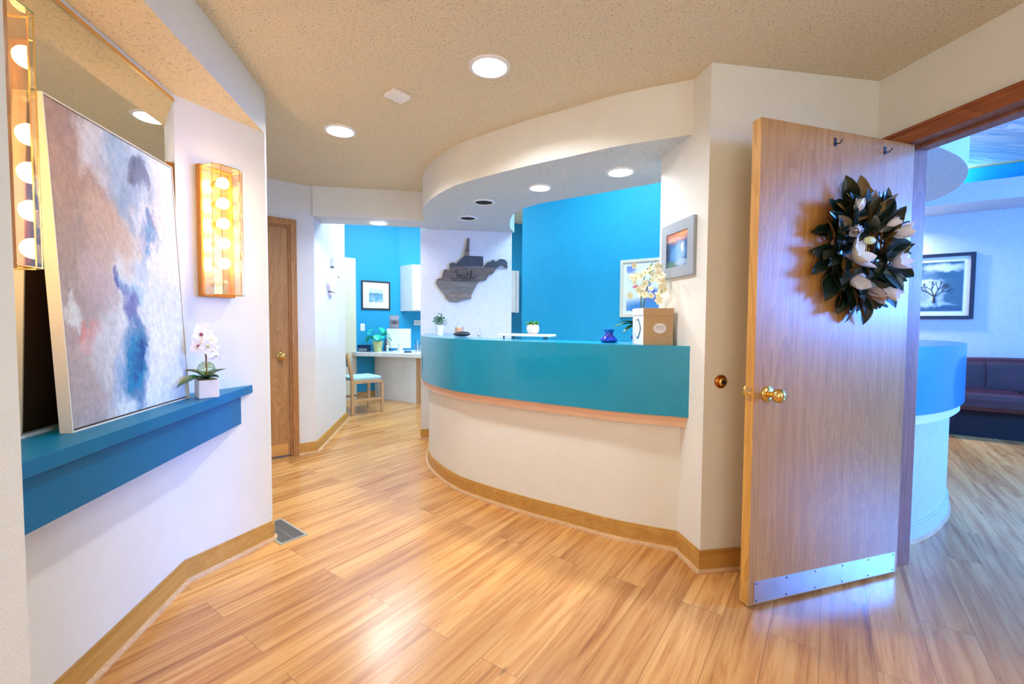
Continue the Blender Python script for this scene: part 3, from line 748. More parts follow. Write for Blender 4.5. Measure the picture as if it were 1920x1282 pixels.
def orchid_bloom(bmb, c, sz, nrm, mi=0, mi2=1):
    q = Vector((0, 0, 1)).rotation_difference(Vector(nrm).normalized()).to_matrix().to_4x4(); base = tr(*c) @ q @ rotz(random.uniform(0, 6))
    for k in range(5):
        bmb.leafm(base @ rotz(2 * math.pi * k / 5) @ roty(-.25), sz, sz * (.95 if k % 2 else .75), .15, .2, 5, mi, .0008, mi)
    bmb.ball(tuple(base @ Vector((0, 0, sz * .15))), sz * .2, seg=8, mi=mi2)
ot = thing('potted_orchid', 'white orchid in a square stone pot on the teal shelf', 'plant', (-.995, 2.142, .8722), R(38))
pb = MB(); pb.box(-.038, .038, -.038, .038, 0, .078); pb.build('pot', M['stone'], parent=ot, bevel=.003)
MB().box(-.033, .033, -.033, .033, .074, .081).build('moss', M['moss'], parent=ot)
lfm = MB()
for a, L, up_, wd in ((R(216), .14, .35, .06), (R(150), .09, .9, .05), (R(10), .08, .9, .05), (R(300), .06, .6, .04)):
    lfm.leafm(tr(0, 0, .08) @ rotz(a) @ roty(-up_), L, wd, .5, .5, 7, 0, .001, 0)
lfm.build('leaves', M['leaf'], parent=ot)
MB().lathe([(.012, .08), (.030, .10), (.034, .125), (.028, .145), (.014, .155)], seg=20, cap=False).build('glass_globe', M['vase_clear'], parent=ot, smooth=60)
MB().tube([(0, 0, .078), (.0, .0, .17), (-.005, -.005, .23), (-.02, -.01, .27)], .0035, 8).build('stem', M['twig'], parent=ot, smooth=True)
random.seed(5)
for i, c in enumerate(((-.02, -.01, .275), (.012, -.02, .25), (-.03, -.02, .225), (.02, -.01, .205), (.0, -.03, .225), (.038, .0, .185), (-.005, .01, .295))):
    f = MB(); orchid_bloom(f, c, .036, (random.uniform(-.5, .5), -1, random.uniform(-.2, .3))); f.build('bloom', [M['petal'], M['orchid_throat'] if i in (0, 2) else M['petal_bud']], parent=ot)

# ------------------------------------------------------------------ hall door (closed, oak) in the angled wall
ha = R(30); ho = hc - d30 * .95
hd = struct(MB().box(.0, .735, .02, .06, .012, 2.03).build('door_2', M['oak_hall'])); hd.location = (ho.x, ho.y, 0); hd.rotation_euler = (0, 0, ha)
hd['label'] = 'closed oak door with brass knob in the angled hall wall'
knob(hd, .67, .905, .02, 1)
MB().box(.02, .715, .017, .02, .02, .115).build('kick_plate', M['brass_worn'], parent=hd)
fr = MB(); fr.box(-.03, 0, -.0, .1, 0, 2.05); fr.box(.735, .765, 0, .1, 0, 2.05); fr.box(-.03, .765, 0, .1, 2.03, 2.055)
fr.box(.75, .80, -.017, .0, 0, 2.10); fr.box(-.085, -.03, -.017, .0, 0, 2.10); fr.box(-.03, .75, -.017, .0, 2.045, 2.10)
fo = struct(fr.build('trim_4', M['oak_trim_v'], bevel=.002)); fo.location = (ho.x, ho.y, 0); fo.rotation_euler = (0, 0, ha)

# floor register
vt = thing('floor_vent', 'grey metal floor register beside the niche corner', 'vent', (-.835, 2.535, 0), math.atan2(.10, .112) )
MB().box(0, .152, .0, .012, .0, .004).box(0, .152, .315, .327, 0, .004).box(0, .012, .012, .315, 0, .004).box(.14, .152, .012, .315, 0, .004).build('frame', M['vent_frame'], parent=vt)
MB().box(.012, .14, .012, .315, .0, .0015).build('duct_opening', M['blackpl'], parent=vt)
g = MB()
for i in range(16): g.box(.014, .138, .018 + i * .0185, .029 + i * .0185, .0015, .0035)
g.box(.072, .08, .012, .315, .0015, .0038)
g.build('grille', M['grille'], parent=vt)

# ------------------------------------------------------------------ pictures
def picture(name, label, loc, rz, w, h, frm, mat_w, art, fw=.02, dep=.02, matm=None):
    """loc = lower-left corner on the wall, local x across, -y out"""
    t = thing(name, label, 'picture', loc, rz)
    f = MB()
    f.box(0, w, -dep, -.001, 0, fw); f.box(0, w, -dep, -.001, h - fw, h); f.box(0, fw, -dep, -.001, fw, h - fw); f.box(w - fw, w, -dep, -.001, fw, h - fw)
    f.build('frame', frm, parent=t)
    if mat_w:
        MB().box(fw, w - fw, -.010, -.002, fw, h - fw).build('mat_board', matm or M['matboard'], parent=t)
    i = fw + mat_w
    o = MB().box(0, w - 2 * i, -.002, 0, 0, h - 2 * i).build('print', art, parent=t); o.location = (i, -.0105, i)
    return t
falls = blobmat('waterfall_print', (.02, .10, .30), [
    (.5, 1.0, .9, .42, (.85, .30, .12), .95), (.75, .95, .3, .12, (.55, .08, .10), .8), (.25, .88, .4, .07, (.16, .08, .22), .8), (.8, .78, .4, .05, (.95, .45, .15), .8), (.4, .68, .5, .05, (.85, .5, .35), .7),
    (.6, .35, .28, .3, (.30, .55, .85), .85), (.72, .45, .08, .12, (.85, .92, 1), .8), (.35, .3, .2, .25, (.10, .35, .70), .6), (.05, .4, .15, .3, (.01, .04, .10), .7), (.2, .05, .35, .12, (.10, .20, .10), .8), (.7, .08, .3, .1, (.55, .70, .80), .6)], .10, 4, .215, .215, .4, .08)
# picture on the pier face x=1.262, faces -x ; local x runs towards -y so rz = -90
picture('framed_picture', 'sunset waterfall print in a wide grey frame on the pier by the counter', (1.262, 2.36, 1.452), R(-90), .32, .29, M['matgrey'], 0, falls, .055, .018)
flow = blobmat('flower_vase_print', (.78, .86, .90), [
    (.5, .06, .8, .22, (.01, .22, .62), .95), (.08, .92, .12, .12, (.12, .22, .70), .9), (.1, .75, .08, .12, (.35, .35, .55), .6), (.5, .34, .22, .17, (.02, .12, .55), .95), (.44, .38, .08, .08, (.45, .45, .85), .8), (.45, .55, .07, .10, (.02, .16, .60), .9),
    (.2, .52, .07, .05, (.75, .05, .15), .9), (.25, .68, .07, .04, (.60, .10, .45), .9), (.2, .75, .06, .05, (.1, .6, .5), .8), (.7, .72, .12, .08, (.2, .5, .8), .6), (.75, .5, .06, .05, (.7, .4, .6), .6), (.6, .88, .18, .07, (.85, .85, .6), .7)], .05, 5, .5, .46, .5, .06)
picture('framed_picture', 'cream-framed print of flowers in a blue vase on the bright blue wall', (1.856, 4.344, 1.27), R(-45), .56, .575, M['picframe_cream'], .035, flow, .028, .025)
tree = blobmat('tree_photo', (.05, .14, .20), [
    (.22, .42, .26, .36, (.62, .74, .80), .95), (.15, .35, .12, .2, (.10, .16, .20), .6), (.48, .86, .34, .09, (.70, .80, .85), .85), (.3, .70, .5, .07, (.03, .12, .20), .8), (.82, .45, .08, .28, (.06, .32, .50), .7), (.25, .14, .38, .05, (.45, .60, .68), .8), (.55, .04, .6, .06, (.03, .10, .18), .8), (.95, .8, .12, .3, (.03, .14, .24), .8)], .10, 6, .62, .62, .4, .12)
tp = picture('framed_picture', 'black-framed photo of a bare tree on the waiting room wall', (5.92, 4.875, 1.283), R(-45), .655, .805, M['picframe_dark'], .06, tree, .04, .03)
br = MB(); random.seed(3)
def branch(p, a, L, r, d):
    q = (p[0] + L * math.cos(a), p[1], p[2] + L * math.sin(a)); br.tube([p, q], [r, r * .6], 5)
    if d:
        for k in range(3): branch(q, a + random.uniform(-.8, .8), L * .62, r * .6, d - 1)
for a in (1.2, 1.9, .7, 2.4): branch((.30, -.0125, .28), a, .09, .007, 3)
br.tube([(.30, -.0125, .20), (.30, -.0125, .29)], [.016, .010], 6)
br.build('tree_silhouette', M['ink'], parent=tp)
lake = blobmat('lake_photo', (.20, .42, .60), [(.5, 1.0, .9, .36, (.66, .78, .86), .95), (.4, .62, .5, .10, (.08, .22, .42), .8), (.7, .56, .4, .06, (.10, .26, .46), .7), (.3, .2, .2, .2, (.45, .65, .75), .6), (.55, .3, .25, .2, (.10, .34, .52), .7), (.75, .12, .2, .1, (.55, .75, .85), .6), (.1, .05, .2, .1, (.1, .3, .4), .6)], .08, 6, .24, .2, .4, .1)
picture('framed_picture', 'dark-framed lake landscape print on the office wall above the desk', (-1.175, 7.345, 1.405), R(30), .475, .455, M['picframe_brown'], .10, lake, .022, .02)

# ------------------------------------------------------------------ state-shaped wooden sign
OUT = [(735,430),(700,405),(670,412),(645,436),(612,478),(582,490),(562,528),(545,533),(500,545),(470,596),(443,650),(440,680),(380,692),(330,710),(270,705),(240,680),(225,650),(200,620),(172,585),(160,560),(170,530),(205,520),(215,480),(225,455),(245,450),(265,465),(268,410),(290,395),(320,405),(345,378),(380,345),(385,320),(400,270),(410,200),(425,200),(425,340),(535,342),(537,420),(570,385),(600,380),(615,362),(630,378),(650,375),(670,358),(710,360),(732,380)]
k = .742 / (952 - 817) / 4.273
OUTL = [((x - 160) * k, (710 - y) * k) for x, y in OUT]
def clip_poly(P, z0, z1):
    def cl(P, f, g):
        out = []
        for i in range(len(P)):
            a, b = P[i], P[(i + 1) % len(P)]; fa, fb = f(a), f(b)
            if fa >= 0: out.append(a)
            if (fa >= 0) != (fb >= 0): t = fa / (fa - fb); out.append((a[0] + (b[0] - a[0]) * t, a[1] + (b[1] - a[1]) * t))
        return out
    P = cl(P, lambda p: p[1] - z0, 0)
    return cl(P, lambda p: z1 - p[1], 0) if len(P) > 2 else P
def dedupe(P):
    out = []
    for p in P:
        if not out or math.hypot(p[0] - out[-1][0], p[1] - out[-1][1]) > 2e-4: out.append(p)
    return out
def state_sign(name, label, cat, loc, rz, sc_, mats, dep=.022):
    t = thing(name, label, cat, loc, rz)
    zs = [(0, 45, 2), (45, 62, 3), (62, 168, 2), (168, 283, 1), (283, 372, 0), (372, 400, 3), (400, 520, 1)]
    for a, b, mi in zs:
        P = dedupe(clip_poly(OUTL, a * k, b * k - .0012))
        if len(P) < 3: continue
        # panhandle may split the clipped band: both lobes stay joined by a zero-width edge, so cut at x
        lobes = [P]
        if (a, b) in ((283, 372),):
            xs = 455 * k
            right = []; done = False
            for p in P:
                if p[0] > 378 * k: right.append(p)
                elif not done: right.append((379 * k, a * k)); done = True
            lobes = [[p for p in P if p[0] <= 378 * k], right]
        for Q in lobes:
            if len(Q) < 3: continue
            Q = [(x * sc_, z * sc_) for x, z in Q]
            MB().prism(Q, -dep, -.002, axis='y').build('plank', mats[mi], parent=t)
    return t
sg = state_sign('wall_sign', 'large state-shaped wooden plank sign with script lettering above the counter', 'sign', (-.012, 4.66, 1.415), 0, 1.0, M['signwood'])
# script lettering "Smith" as pen strokes
S = {'S': [[(.62, .98), (.45, 1.08), (.30, .95), (.38, .75), (.52, .55), (.48, .25), (.25, .05), (-.15, .12), (-.3, .3)]],
     'm': [[(.0, .5), (.06, .52), (.08, .0)], [(.08, .3), (.2, .5), (.28, .45), (.3, .0)], [(.3, .3), (.42, .5), (.5, .45), (.52, .05), (.6, .05)]],
     'i': [[(.0, .1), (.06, .5), (.08, .1), (.16, .02), (.25, .15)], [(.07, .72), (.09, .75)]],
     't': [[(.0, .1), (.12, .55), (.18, .95)], [(.17, .9), (.10, .2), (.2, .02), (.35, .15)], [(-.05, .6), (.45, .66)]],
     'h': [[(.0, .1), (.15, .6), (.22, 1.0), (.15, .9), (.08, .0)], [(.08, .3), (.22, .5), (.3, .42), (.3, .1), (.42, .05), (.7, .35), (.85, .5)]]}
lt = MB(); cx = .175; sz = .085
for ch, adv in (('S', .62), ('m', .68), ('i', .30), ('t', .42), ('h', .5)):
    for st in S[ch]:
        pts = catmull([Vector((p[0], p[1])) for p in st], 5) if len(st) > 2 else [Vector(p) for p in st]
        lt.tube([(cx + p.x * sz, -.0235, .235 + p.y * sz) for p in pts], .0038, 6)
    cx += adv * sz
lt.build('script_lettering', M['ink'], parent=sg)
text_mesh('small_lettering', 'FAMILY DENTISTRY PC', .026, M['ink'], sg, tr(.29, -.0225, .218) @ rotx(R(90)), extrude=.0006)
wm = [M['paper'], M['signwood'][3], M['paper'], M['paper']]
sg2 = state_sign('wall_sign', 'small pale state-shaped wooden sign seen edge-on on the white corridor wall', 'sign', (-1.10, 5.23, 1.47), R(-90), .62, [M['whitecard'], M['whitecard'], M['whitecard'], M['signwood'][2]], .03)
sg2.rotation_euler = (0, 0, R(90)); sg2.location = (-1.10, 4.78, 1.47)

# ------------------------------------------------------------------ things on the counter ledge
ZT = 1.0925
# small bushy plant
t = thing('potted_plant', 'small bushy sage plant in a white pot at the left end of the counter', 'plant', (.025, 3.98, ZT))
MB().lathe([(.032, 0), (.045, .085), (.041, .086), (.038, .075)], seg=24).build('pot', M['ceramic'], parent=t, smooth=40)
g = MB(); random.seed(11)
for i in range(130):
    a = random.uniform(0, 6.28); r = random.uniform(0, .055); z = .085 + random.uniform(0, .11) * (1 - r / .09)
    g.leafm(tr(r * math.cos(a), r * math.sin(a), z) @ rotz(a + random.uniform(-1, 1)) @ roty(-random.uniform(.2, 1.3)), .026, .014, .3, .2, 3, 0, .0004, 0)
for i in range(7):
    a = i * .9; g.tube([(0, 0, .07), (.03 * math.cos(a), .03 * math.sin(a), .15)], .0015, 4)
g.build('foliage', M['leaf_sage'], parent=t)
t = thing('candle', 'peach candle in a small glass jar behind the black case on the counter', 'candle', (.19, 3.93, ZT))
MB().lathe([(.038, .03), (.038, .07), (.03, .071)], seg=24).build('wax', M['candle'], parent=t, smooth=40)
MB().lathe([(.041, 0), (.042, .004), (.042, .078), (.040, .078)], seg=24, cap=False).build('jar', M['glass'], parent=t, smooth=40)
MB().lathe([(.037, .002), (.037, .029)], seg=24).build('base_wax', M['whitecard'], parent=t, smooth=40)
t = thing('glasses_case', 'black soft case lying on the counter front edge by the candle', 'case', (.195, 3.60, ZT), R(-12))
g = MB(); g.ball((0, 0, .021), .03, 2.3, .95, .68, 20); g.ball((.03, 0, .026), .025, 1.4, .9, .6, 16); g.build('body', M['blackpl'], parent=t, smooth=True)
MB().tube([(-.06, -.018, .019), (0, -.029, .023), (.06, -.019, .021)], .0016, 6).build('zipper', M['navy'], parent=t)
t = thing('glass_bud_vase', 'tiny clear glass bottle on the counter beside the black case', 'bottle', (.34, 3.62, ZT))
MB().lathe([(.018, 0), (.020, .012), (.012, .03), (.005, .045), (.0055, .07), (.007, .072)], seg=20, cap=False).build('glass', M['glass'], parent=t, smooth=60)
MB().lathe([(.016, .001), (.015, .014), (.002, .015)], seg=16).build('filling', M['greyink'], parent=t, smooth=40)
# little white bench-like riser with succulent
rx, ry, ra = .615, 3.05, R(-38)
t = thing('display_riser', 'low white riser on small dark legs in the middle of the counter', 'riser', (rx, ry, ZT), ra)
MB().box(-.20, .20, -.05, .05, .020, .036).build('board', M['white'], parent=t, bevel=.002)
for x in (-.12, -.165, .12, .165):
    MB().lathe([(.0045, 0), (.006, .02)], c=(x, -.03 if abs(x) > .14 else .03, 0), seg=10).build('leg', M['darkmetal'], parent=t, smooth=40)
t = thing('succulent', 'green succulent in a round white speckled pot standing on the white riser', 'plant', (rx + .04, ry - .02, ZT + .036))
MB().lathe([(.024, 0), (.038, .012), (.044, .035), (.040, .058), (.031, .068), (.026, .066)], seg=28).build('pot', M['stone'], parent=t, smooth=60)
g = MB(); random.seed(4)
for i in range(46):
    a = random.uniform(0, 6.28); r = random.uniform(0, .026)
    g.leafm(tr(r * math.cos(a), r * math.sin(a), .064) @ rotz(a) @ roty(-random.uniform(.15, 1.2)), .034, .015, .4, .1, 3, 0, .002, 0)
g.build('leaves', M['leaf_bright'], parent=t)
# memory box
bx = thing('storage_box', 'kraft and white lidded cardboard box on the right end of the counter', 'box', (1.072, 2.212, ZT), R(-5))
bw, bh = .168, .195
o = MB().box(.003, bw - .003, .003, bw - .003, 0, bh - .036).build('body', [M['kraft'], M['whitecard']], parent=bx)
for p in o.data.polygons:
    if p.normal.x < -.5: p.material_index = 1
o = MB().box(0, bw, 0, bw, bh - .038, bh).build('lid', [M['kraft'], M['whitecard']], parent=bx, bevel=.001)
for p in o.data.polygons:
    if p.normal.x < -.5: p.material_index = 1
el = MB(); el.prism([(.092 + .035 * math.cos(a * math.pi / 16), .088 + .027 * math.sin(a * math.pi / 16)) for a in range(32)], .0015, .0032, axis='y')
el.build('oval_label', M['whitecard'], parent=bx)
tx = text_mesh('oval_label_text', 'SMITH', .017, M['greyink'], bx, tr(.092, .0013, .094) @ rotx(R(90)), extrude=.0002)
text_mesh('oval_label_line', 'FAMILY DENTISTRY', .0062, M['greyink'], bx, tr(.092, .0013, .083) @ rotx(R(90)), extrude=.0002)
# ornate side label on the white face (x = 0 side)
def orn(sx, sy): return [(.0 + sx * math.cos(a) * (1 + .12 * math.cos(4 * a)), .085 + sy * math.sin(a) * (1 + .04 * math.cos(4 * a))) for a in [i * math.pi / 20 for i in range(40)]]
mm = tr(0, .085, 0) @ rotz(R(-90))
MB().prism([(p[0], p[1]) for p in orn(.041, .052)], .0008 - .003 + .004, .0035, axis='y', mtx=mm @ tr(0, -.0015, 0)).build('ornate_border', M['label_teal'], parent=bx)
MB().prism([(p[0], p[1]) for p in orn(.033, .043)], .0, .003, axis='y', mtx=mm @ tr(0, -.0016, 0)).build('ornate_label', M['paper'], parent=bx)
for z in (.098, .085, .072):
    MB().box(-.016, .016, -.0022, -.0017, z, z + .003, mtx=mm).build('label_writing', M['greyink'], parent=bx)
# orchid behind the box
oc = thing('potted_orchid', 'tall cream orchid rising behind the cardboard box on the counter', 'plant', (1.155, 2.475, ZT))
oc.location = (1.165, 2.44, ZT)
MB().lathe([(.04, 0), (.055, .03), (.055, .04), (.041, .05), (.042, .08)], seg=24).build('pot', M['cobalt'], parent=oc, smooth=50)
g = MB()
g.tube([(0, 0, .07), (.0, .0, .2), (.005, 0, .32), (.03, .0, .42), (.06, -.02, .46)], .0035, 7); g.tube([(.01, 0, .07), (.02, .01, .2), (.045, .01, .33), (.06, 0, .38)], .0035, 7)
g.tube([(.03, 0, .40), (.06, -.05, .42), (.055, -.12, .38), (.04, -.17, .28)], .0025, 6)
g.build('stems', M['stem'], parent=oc, smooth=True)
g = MB()
for a, L, u in ((R(188), .17, .35), (R(170), .13, .55), (R(205), .14, .15), (R(20), .08, .7)):
    g.leafm(tr(0, 0, .10) @ rotz(a) @ roty(-u), L, .042, .4, .45, 7, 0, .001, 0)
g.build('leaves', M['leaf'], parent=oc)
random.seed(9)
for i in range(40):
    if i < 27: c = (random.uniform(-.075, .085), random.uniform(-.05, .04), random.uniform(.27, .455))
    else: c = (.038 + random.uniform(-.03, .018), -.14 + random.uniform(-.04, .03), .42 - (i - 27) * .015)
    f = MB(); orchid_bloom(f, c, random.uniform(.019, .027), (random.uniform(-.6, .4), -1, random.uniform(-.4, .5))); f.build('bloom', [M['petal_cream'], M['petal_bud']], parent=oc)
vs = thing('glass_vase', 'small cobalt blue glass vase left of the cardboard box on the counter', 'vase', (1.01, 2.53, ZT))
MB().lathe([(.036, 0), (.052, .006), (.055, .018), (.040, .032), (.024, .045), (.024, .058), (.036, .076), (.034, .076), (.021, .058)], seg=28).build('body', M['cobalt'], parent=vs, smooth=60)

# ------------------------------------------------------------------ far office: desk, chair, cabinet and small things
dv = Vector((.7071, -.7071)); dn = Vector((.7071, .7071))
dk = thing('desk', 'white built-in office desk with a curved front panel', 'desk', (-.54, 6.95, 0), R(-45))
def dkl(x, y): x += .54; y -= 6.95; return ((x - y) * .7071, (x + y) * .7071)
# local: x along the front (to the right, nearer), y into the room corner
MB().prism([dkl(*p) for p in ((-1.30, 7.262), (-1.21, 7.09), (-1.02, 7.02), (-.82, 6.95), (-.5, 6.77), (-.23, 6.58), (.0, 6.40), (.3, 6.35), (.9, 6.9), (.5, 7.95), (-.61, 7.655))], .685, .742).build('worktop', M['white'], parent=dk, bevel=.003)
P = catmull([Vector(p) for p in ((-.66, .02), (-.5, .0), (-.2, -.01), (0, 0), (.2, .0), (.33, .01))], 5)
MB().strip(P, offset(P, .03), .0, .685).build('front_panel', M['white'], parent=dk, smooth=25)
MB().box(.335, .385, .0, .6, 0, .685).build('end_panel', M['chairwood'], parent=dk)
ch = thing('chair', 'beech-framed chair with pale blue seat beside the corridor wall', 'chair', (-1.075, 5.97, 0), math.atan2(.23, .359))
Lc, Wc, tk = .41, .42, .036
def sq(mb, pts, w): # square section bar through points
    for a, b in zip(pts, pts[1:]):
        a, b = Vector(a), Vector(b); d = (b - a); q = Vector((0, 0, 1)).rotation_difference(d.normalized()).to_matrix().to_4x4()
        mb.box(-w / 2, w / 2, -w / 2, w / 2, -w * .2, d.length + w * .2, mtx=Matrix.Translation(a) @ q)
for y in (0, Wc):
    g = MB(); sq(g, [(0, y, .01), (0, y, .46), (-.03, y, .62), (-.07, y, .80)], tk); g.build('leg', M['chairwood'], parent=ch, bevel=.004)
    g = MB(); sq(g, [(Lc, y, .01), (Lc, y, .385), (Lc - .012, y, .41), (Lc - .04, y, .425)], tk); g.build('leg', M['chairwood'], parent=ch, bevel=.004)
    g = MB(); g.box(.0, Lc - .03, y - .015, y + .015, .405, .443); g.build('seat_rail', M['chairwood'], parent=ch)
    g = MB(); g.box(.0, Lc, y - .013, y + .013, .17, .20); g.build('stretcher', M['chairwood'], parent=ch)
MB().box(Lc - .015, Lc + .012, 0, Wc, .395, .425).build('seat_rail', M['chairwood'], parent=ch)
MB().box(.0, Lc - .0, .015, Wc - .015, .44, .485).build('seat', M['cushion'], parent=ch, bevel=.014)
MB().box(-.025, .0, .015, Wc - .015, .62, .80, mtx=roty(R(-12)) @ tr(.12, 0, 0)).build('backrest', M['cushion'], parent=ch, bevel=.008)
# wall cabinets
cb = thing('wall_cabinet', 'white upper cabinets on the blue office wall behind the sign wall', 'cabinet', (-.60, 7.67, 1.39))
V = lambda x, y: (x + .60, y - 7.67)
MB().prism([V(-.60, 7.665), V(-.392, 7.40), V(1.45, 7.92), V(1.45, 8.26)], 0, .745).build('carcass', M['white'], parent=cb)
ca = math.atan2(.52, 1.842)
for i in range(4):
    x0 = -.392 + math.cos(ca) * (.01 + i * .46); y0 = 7.40 + math.sin(ca) * (.01 + i * .46)
    MB().box(0, .45, -.018, 0, .01, .735).build('cabinet_door', M['white'], parent=cb, loc=(x0 + .60, y0 - 7.67, 0), rz=ca, bevel=.002)
def onwall(px_, z, d=0):   # point on office wall at distance along from fp
    q = fp + d30 * px_ + Vector((.5, -.866)) * d; return (q.x, q.y, z)
t = thing('light_switch', 'white light switch plate on the blue office wall by the door casing', 'switch', onwall(.225, 1.065), R(30))
MB().box(0, .07, -.006, -.001, 0, .115).build('plate', M['whiteplastic'], parent=t, bevel=.002)
MB().box(.028, .042, -.012, -.006, .045, .07).build('toggle', M['whiteplastic'], parent=t)
cal = blobmat('calendar_photo', (.22, .20, .24), [(.5, .95, .8, .22, (.45, .48, .56), .8), (.3, .55, .18, .2, (.10, .06, .05), .8), (.7, .5, .2, .25, (.32, .16, .10), .8), (.5, .3, .5, .15, (.40, .40, .46), .7), (.9, .25, .2, .2, (.05, .22, .22), .8), (.2, .1, .3, .08, (.08, .18, .25), .8)], .15, 8, .27, .21, .5, .2)
t = thing('wall_calendar', 'calendar photo page pinned in the corner of the office wall', 'calendar', onwall(.71, 1.08), R(30))
MB().box(0, .165, -.004, -.001, 0, .24).build('photo_page', cal, parent=t)
MB().box(.015, .15, -.0045, -.004, .225, .235).build('binding', M['matgrey'], parent=t)
t = thing('desk_sign', 'tiny white lettered sign on the blue wall below the cabinet', 'sign', (-.385, 7.728, 1.155), ca)
MB().box(0, .15, -.014, -.002, 0, .085).build('plate', M['paper'], parent=t)
for zz in (.055, .025): MB().box(.012, .138, -.0152, -.014, zz, zz + .012).build('writing', M['greyink'], parent=t)
# casing and door on office wall
q = onwall(-.10, 0)
dr = struct(MB().box(0, .17, -.02, -.001, 0, 2.19).build('trim_5', M['cream_trim'])); dr.location = (-1.401, 7.213, 0); dr.rotation_euler = (0, 0, R(30))
d3 = struct(MB().box(-.8, 0, -.008, -.001, 0, 2.14).build('door_3', M['white'])); d3.location = (-1.401, 7.213, 0); d3.rotation_euler = (0, 0, R(30))
MB().box(-.8, 0, -.02, -.001, 2.14, 2.19).build('head_casing', M['cream_trim'], parent=d3)
DZ = .7425
mo = thing('potted_plant', 'lime yellow pot with green split-leaf plant on the office desk', 'plant', (-.91, 7.20, DZ))
MB().lathe([(.055, 0), (.075, .14), (.08, .145), (.08, .165), (.072, .165), (.068, .14)], seg=24).build('pot', M['yellowpot'], parent=mo, smooth=40)
g = MB(); random.seed(12); lv = MB()
for i in range(13):
    a = i * 2.4; hh = random.uniform(.22, .40); rr = random.uniform(.04, .14)
    e_ = (rr * math.cos(a), rr * math.sin(a), hh); g.tube([(0, 0, .14), (e_[0] * .4, e_[1] * .4, hh * .8), e_], .004, 6)
    lv.leafm(tr(*e_) @ rotz(a) @ roty(random.uniform(-.2, .9)), .11, .12, .15, .3, 7, 0, .001, 0)
g.build('stems', M['leaf_mint'], parent=mo); lv.build('leaves', M['leaf_mint'], parent=mo)
mn = thing('computer_monitor', 'white all-in-one monitor turned away on the office desk', 'monitor', (-.60, 7.32, DZ), R(-8))
MB().box(-.19, .19, -.012, .012, .05, .36).build('display', M['whiteplastic'], parent=mn, bevel=.004)
MB().box(-.03, .03, .012, .04, .0, .2).build('stand', M['whiteplastic'], parent=mn)
MB().lathe([(.09, 0), (.09, .008), (.08, .01)], seg=24).build('foot', M['whiteplastic'], parent=mn)
t = thing('white_cup', 'white cylindrical cup in front of the monitor on the office desk', 'cup', (-.56, 7.13, DZ))
MB().lathe([(.035, 0), (.038, .13), (.034, .13), (.031, .02)], seg=20).build('body', M['ceramic'], parent=t, smooth=40)
t = thing('computer_mouse', 'dark blue computer mouse at the front edge of the office desk', 'mouse', (-.44, 6.98, DZ))
MB().ball((0, 0, .008), .04, 1.5, .9, .45, 14).build('body', M['navy'], parent=t, smooth=True)
t = thing('desk_radio', 'dark blue boxy desk organizer at the left end of the office desk', 'organizer', (-1.13, 7.32, DZ), R(-20))
MB().box(-.08, .08, -.05, .05, 0, .09).build('body', M['navy'], parent=t, bevel=.004)
MB().box(-.07, .07, -.0515, -.05, .01, .05).build('front_panel', M['matgrey'], parent=t)
MB().box(-.085, .085, -.055, .055, .09, .10).build('top', M['blackpl'], parent=t)
t = thing('picture_stand', 'small dark blue photo frame standing between plant and monitor', 'frame', (-.79, 7.38, DZ), R(-15))
MB().box(-.05, .05, 0, .012, .002, .2, mtx=rotx(R(-12))).build('frame', M['navy'], parent=t)
MB().box(-.038, .038, -.002, 0, .02, .18, mtx=rotx(R(-12))).build('photo', cal, parent=t)
t = thing('glass_jar', 'clear glass jar with pens at the right end of the office desk', 'jar', (-.30, 7.12, DZ))
MB().lathe([(.045, 0), (.047, .01), (.047, .12), (.044, .12)], seg=20, cap=False).build('jar', M['glass'], parent=t, smooth=40)
for i, mt_ in enumerate((M['leaf'], M['candle'], M['navy'], M['paper'])):
    a = i * 1.6; MB().tube([(.02 * math.cos(a), .02 * math.sin(a), .004), (.04 * math.cos(a), .04 * math.sin(a), .18)], .004, 6).build('pen', mt_, parent=t)
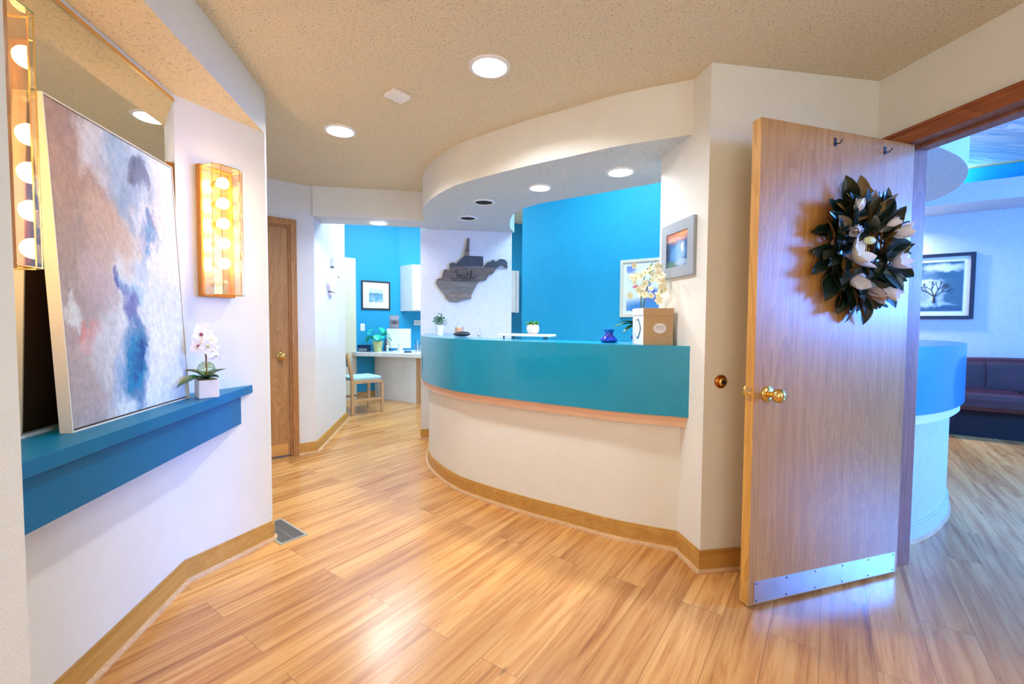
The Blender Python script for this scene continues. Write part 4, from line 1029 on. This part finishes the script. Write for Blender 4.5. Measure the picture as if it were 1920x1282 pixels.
t = thing('desk_figurine', 'tiny pale blue figurine beside the yellow pot on the office desk', 'figurine', (-.75, 7.08, DZ))
MB().lathe([(.025, 0), (.028, .02), (.018, .05), (.02, .07)], seg=16).build('body', M['cushion'], parent=t, smooth=50)
MB().ball((0, 0, .085), .022, seg=12).build('head', M['ceramic'], parent=t, smooth=True)

# ------------------------------------------------------------------ waiting room sofa
sf = thing('loveseat', 'dark maroon leather loveseat with rounded back in the waiting room', 'sofa', (5.98, 3.54, 0), R(-45))
# local x along the wall (rightwards), y towards the wall (0.. .78)
def rbar(pts, r, name, sx=1): pass
MB().prism([(-.72, .1), (.72, .1), (.72, .7), (-.72, .7)], 0.0, .28).build('base', M['sofa_base'], parent=sf)
for x0 in (-.78, .0):
    MB().box(x0 + .004, x0 + .776, .0, .62, .28, .48).build('seat_cushion', M['leather'], parent=sf, bevel=.06)
P = catmull([Vector(p) for p in ((-.86, .08), (-.87, .3), (-.80, .55), (-.6, .70), (-.3, .74), (0, .745), (.3, .74), (.6, .70), (.80, .55), (.87, .3), (.86, .08))], 4)
n = len(P); g = MB(); rings = []
Pin = offset(P, .0)
for i, p in enumerate(P):
    a = P[max(i - 1, 0)]; b = P[min(i + 1, n - 1)]; v = (b - a).normalized(); nx = Vector((-v.y, v.x)) * -1
    top = .62 + .22 * math.sin(math.pi * i / (n - 1)) ** .5
    prof = [(-.10, .28), (-.11, top - .10), (-.09, top - .03), (-.03, top), (.04, top - .01), (.08, top - .07), (.07, .28)]
    rings.append([g.bm.verts.new((p.x - nx.x * q, p.y - nx.y * q, z)) for q, z in prof])
for i in range(n - 1):
    for j in range(7):
        g.bm.faces.new((rings[i][j], rings[i + 1][j], rings[i + 1][(j + 1) % 7], rings[i][(j + 1) % 7]))
g.bm.faces.new(rings[0]); g.bm.faces.new(rings[-1][::-1])
g.build('backrest', M['leather'], parent=sf, smooth=70)
for x in (-.25, .35):
    MB().tube([(x, .625, .50), (x, .60, .70), (x, .64, .815)], .004, 5).build('seam', M['leather'], parent=sf)
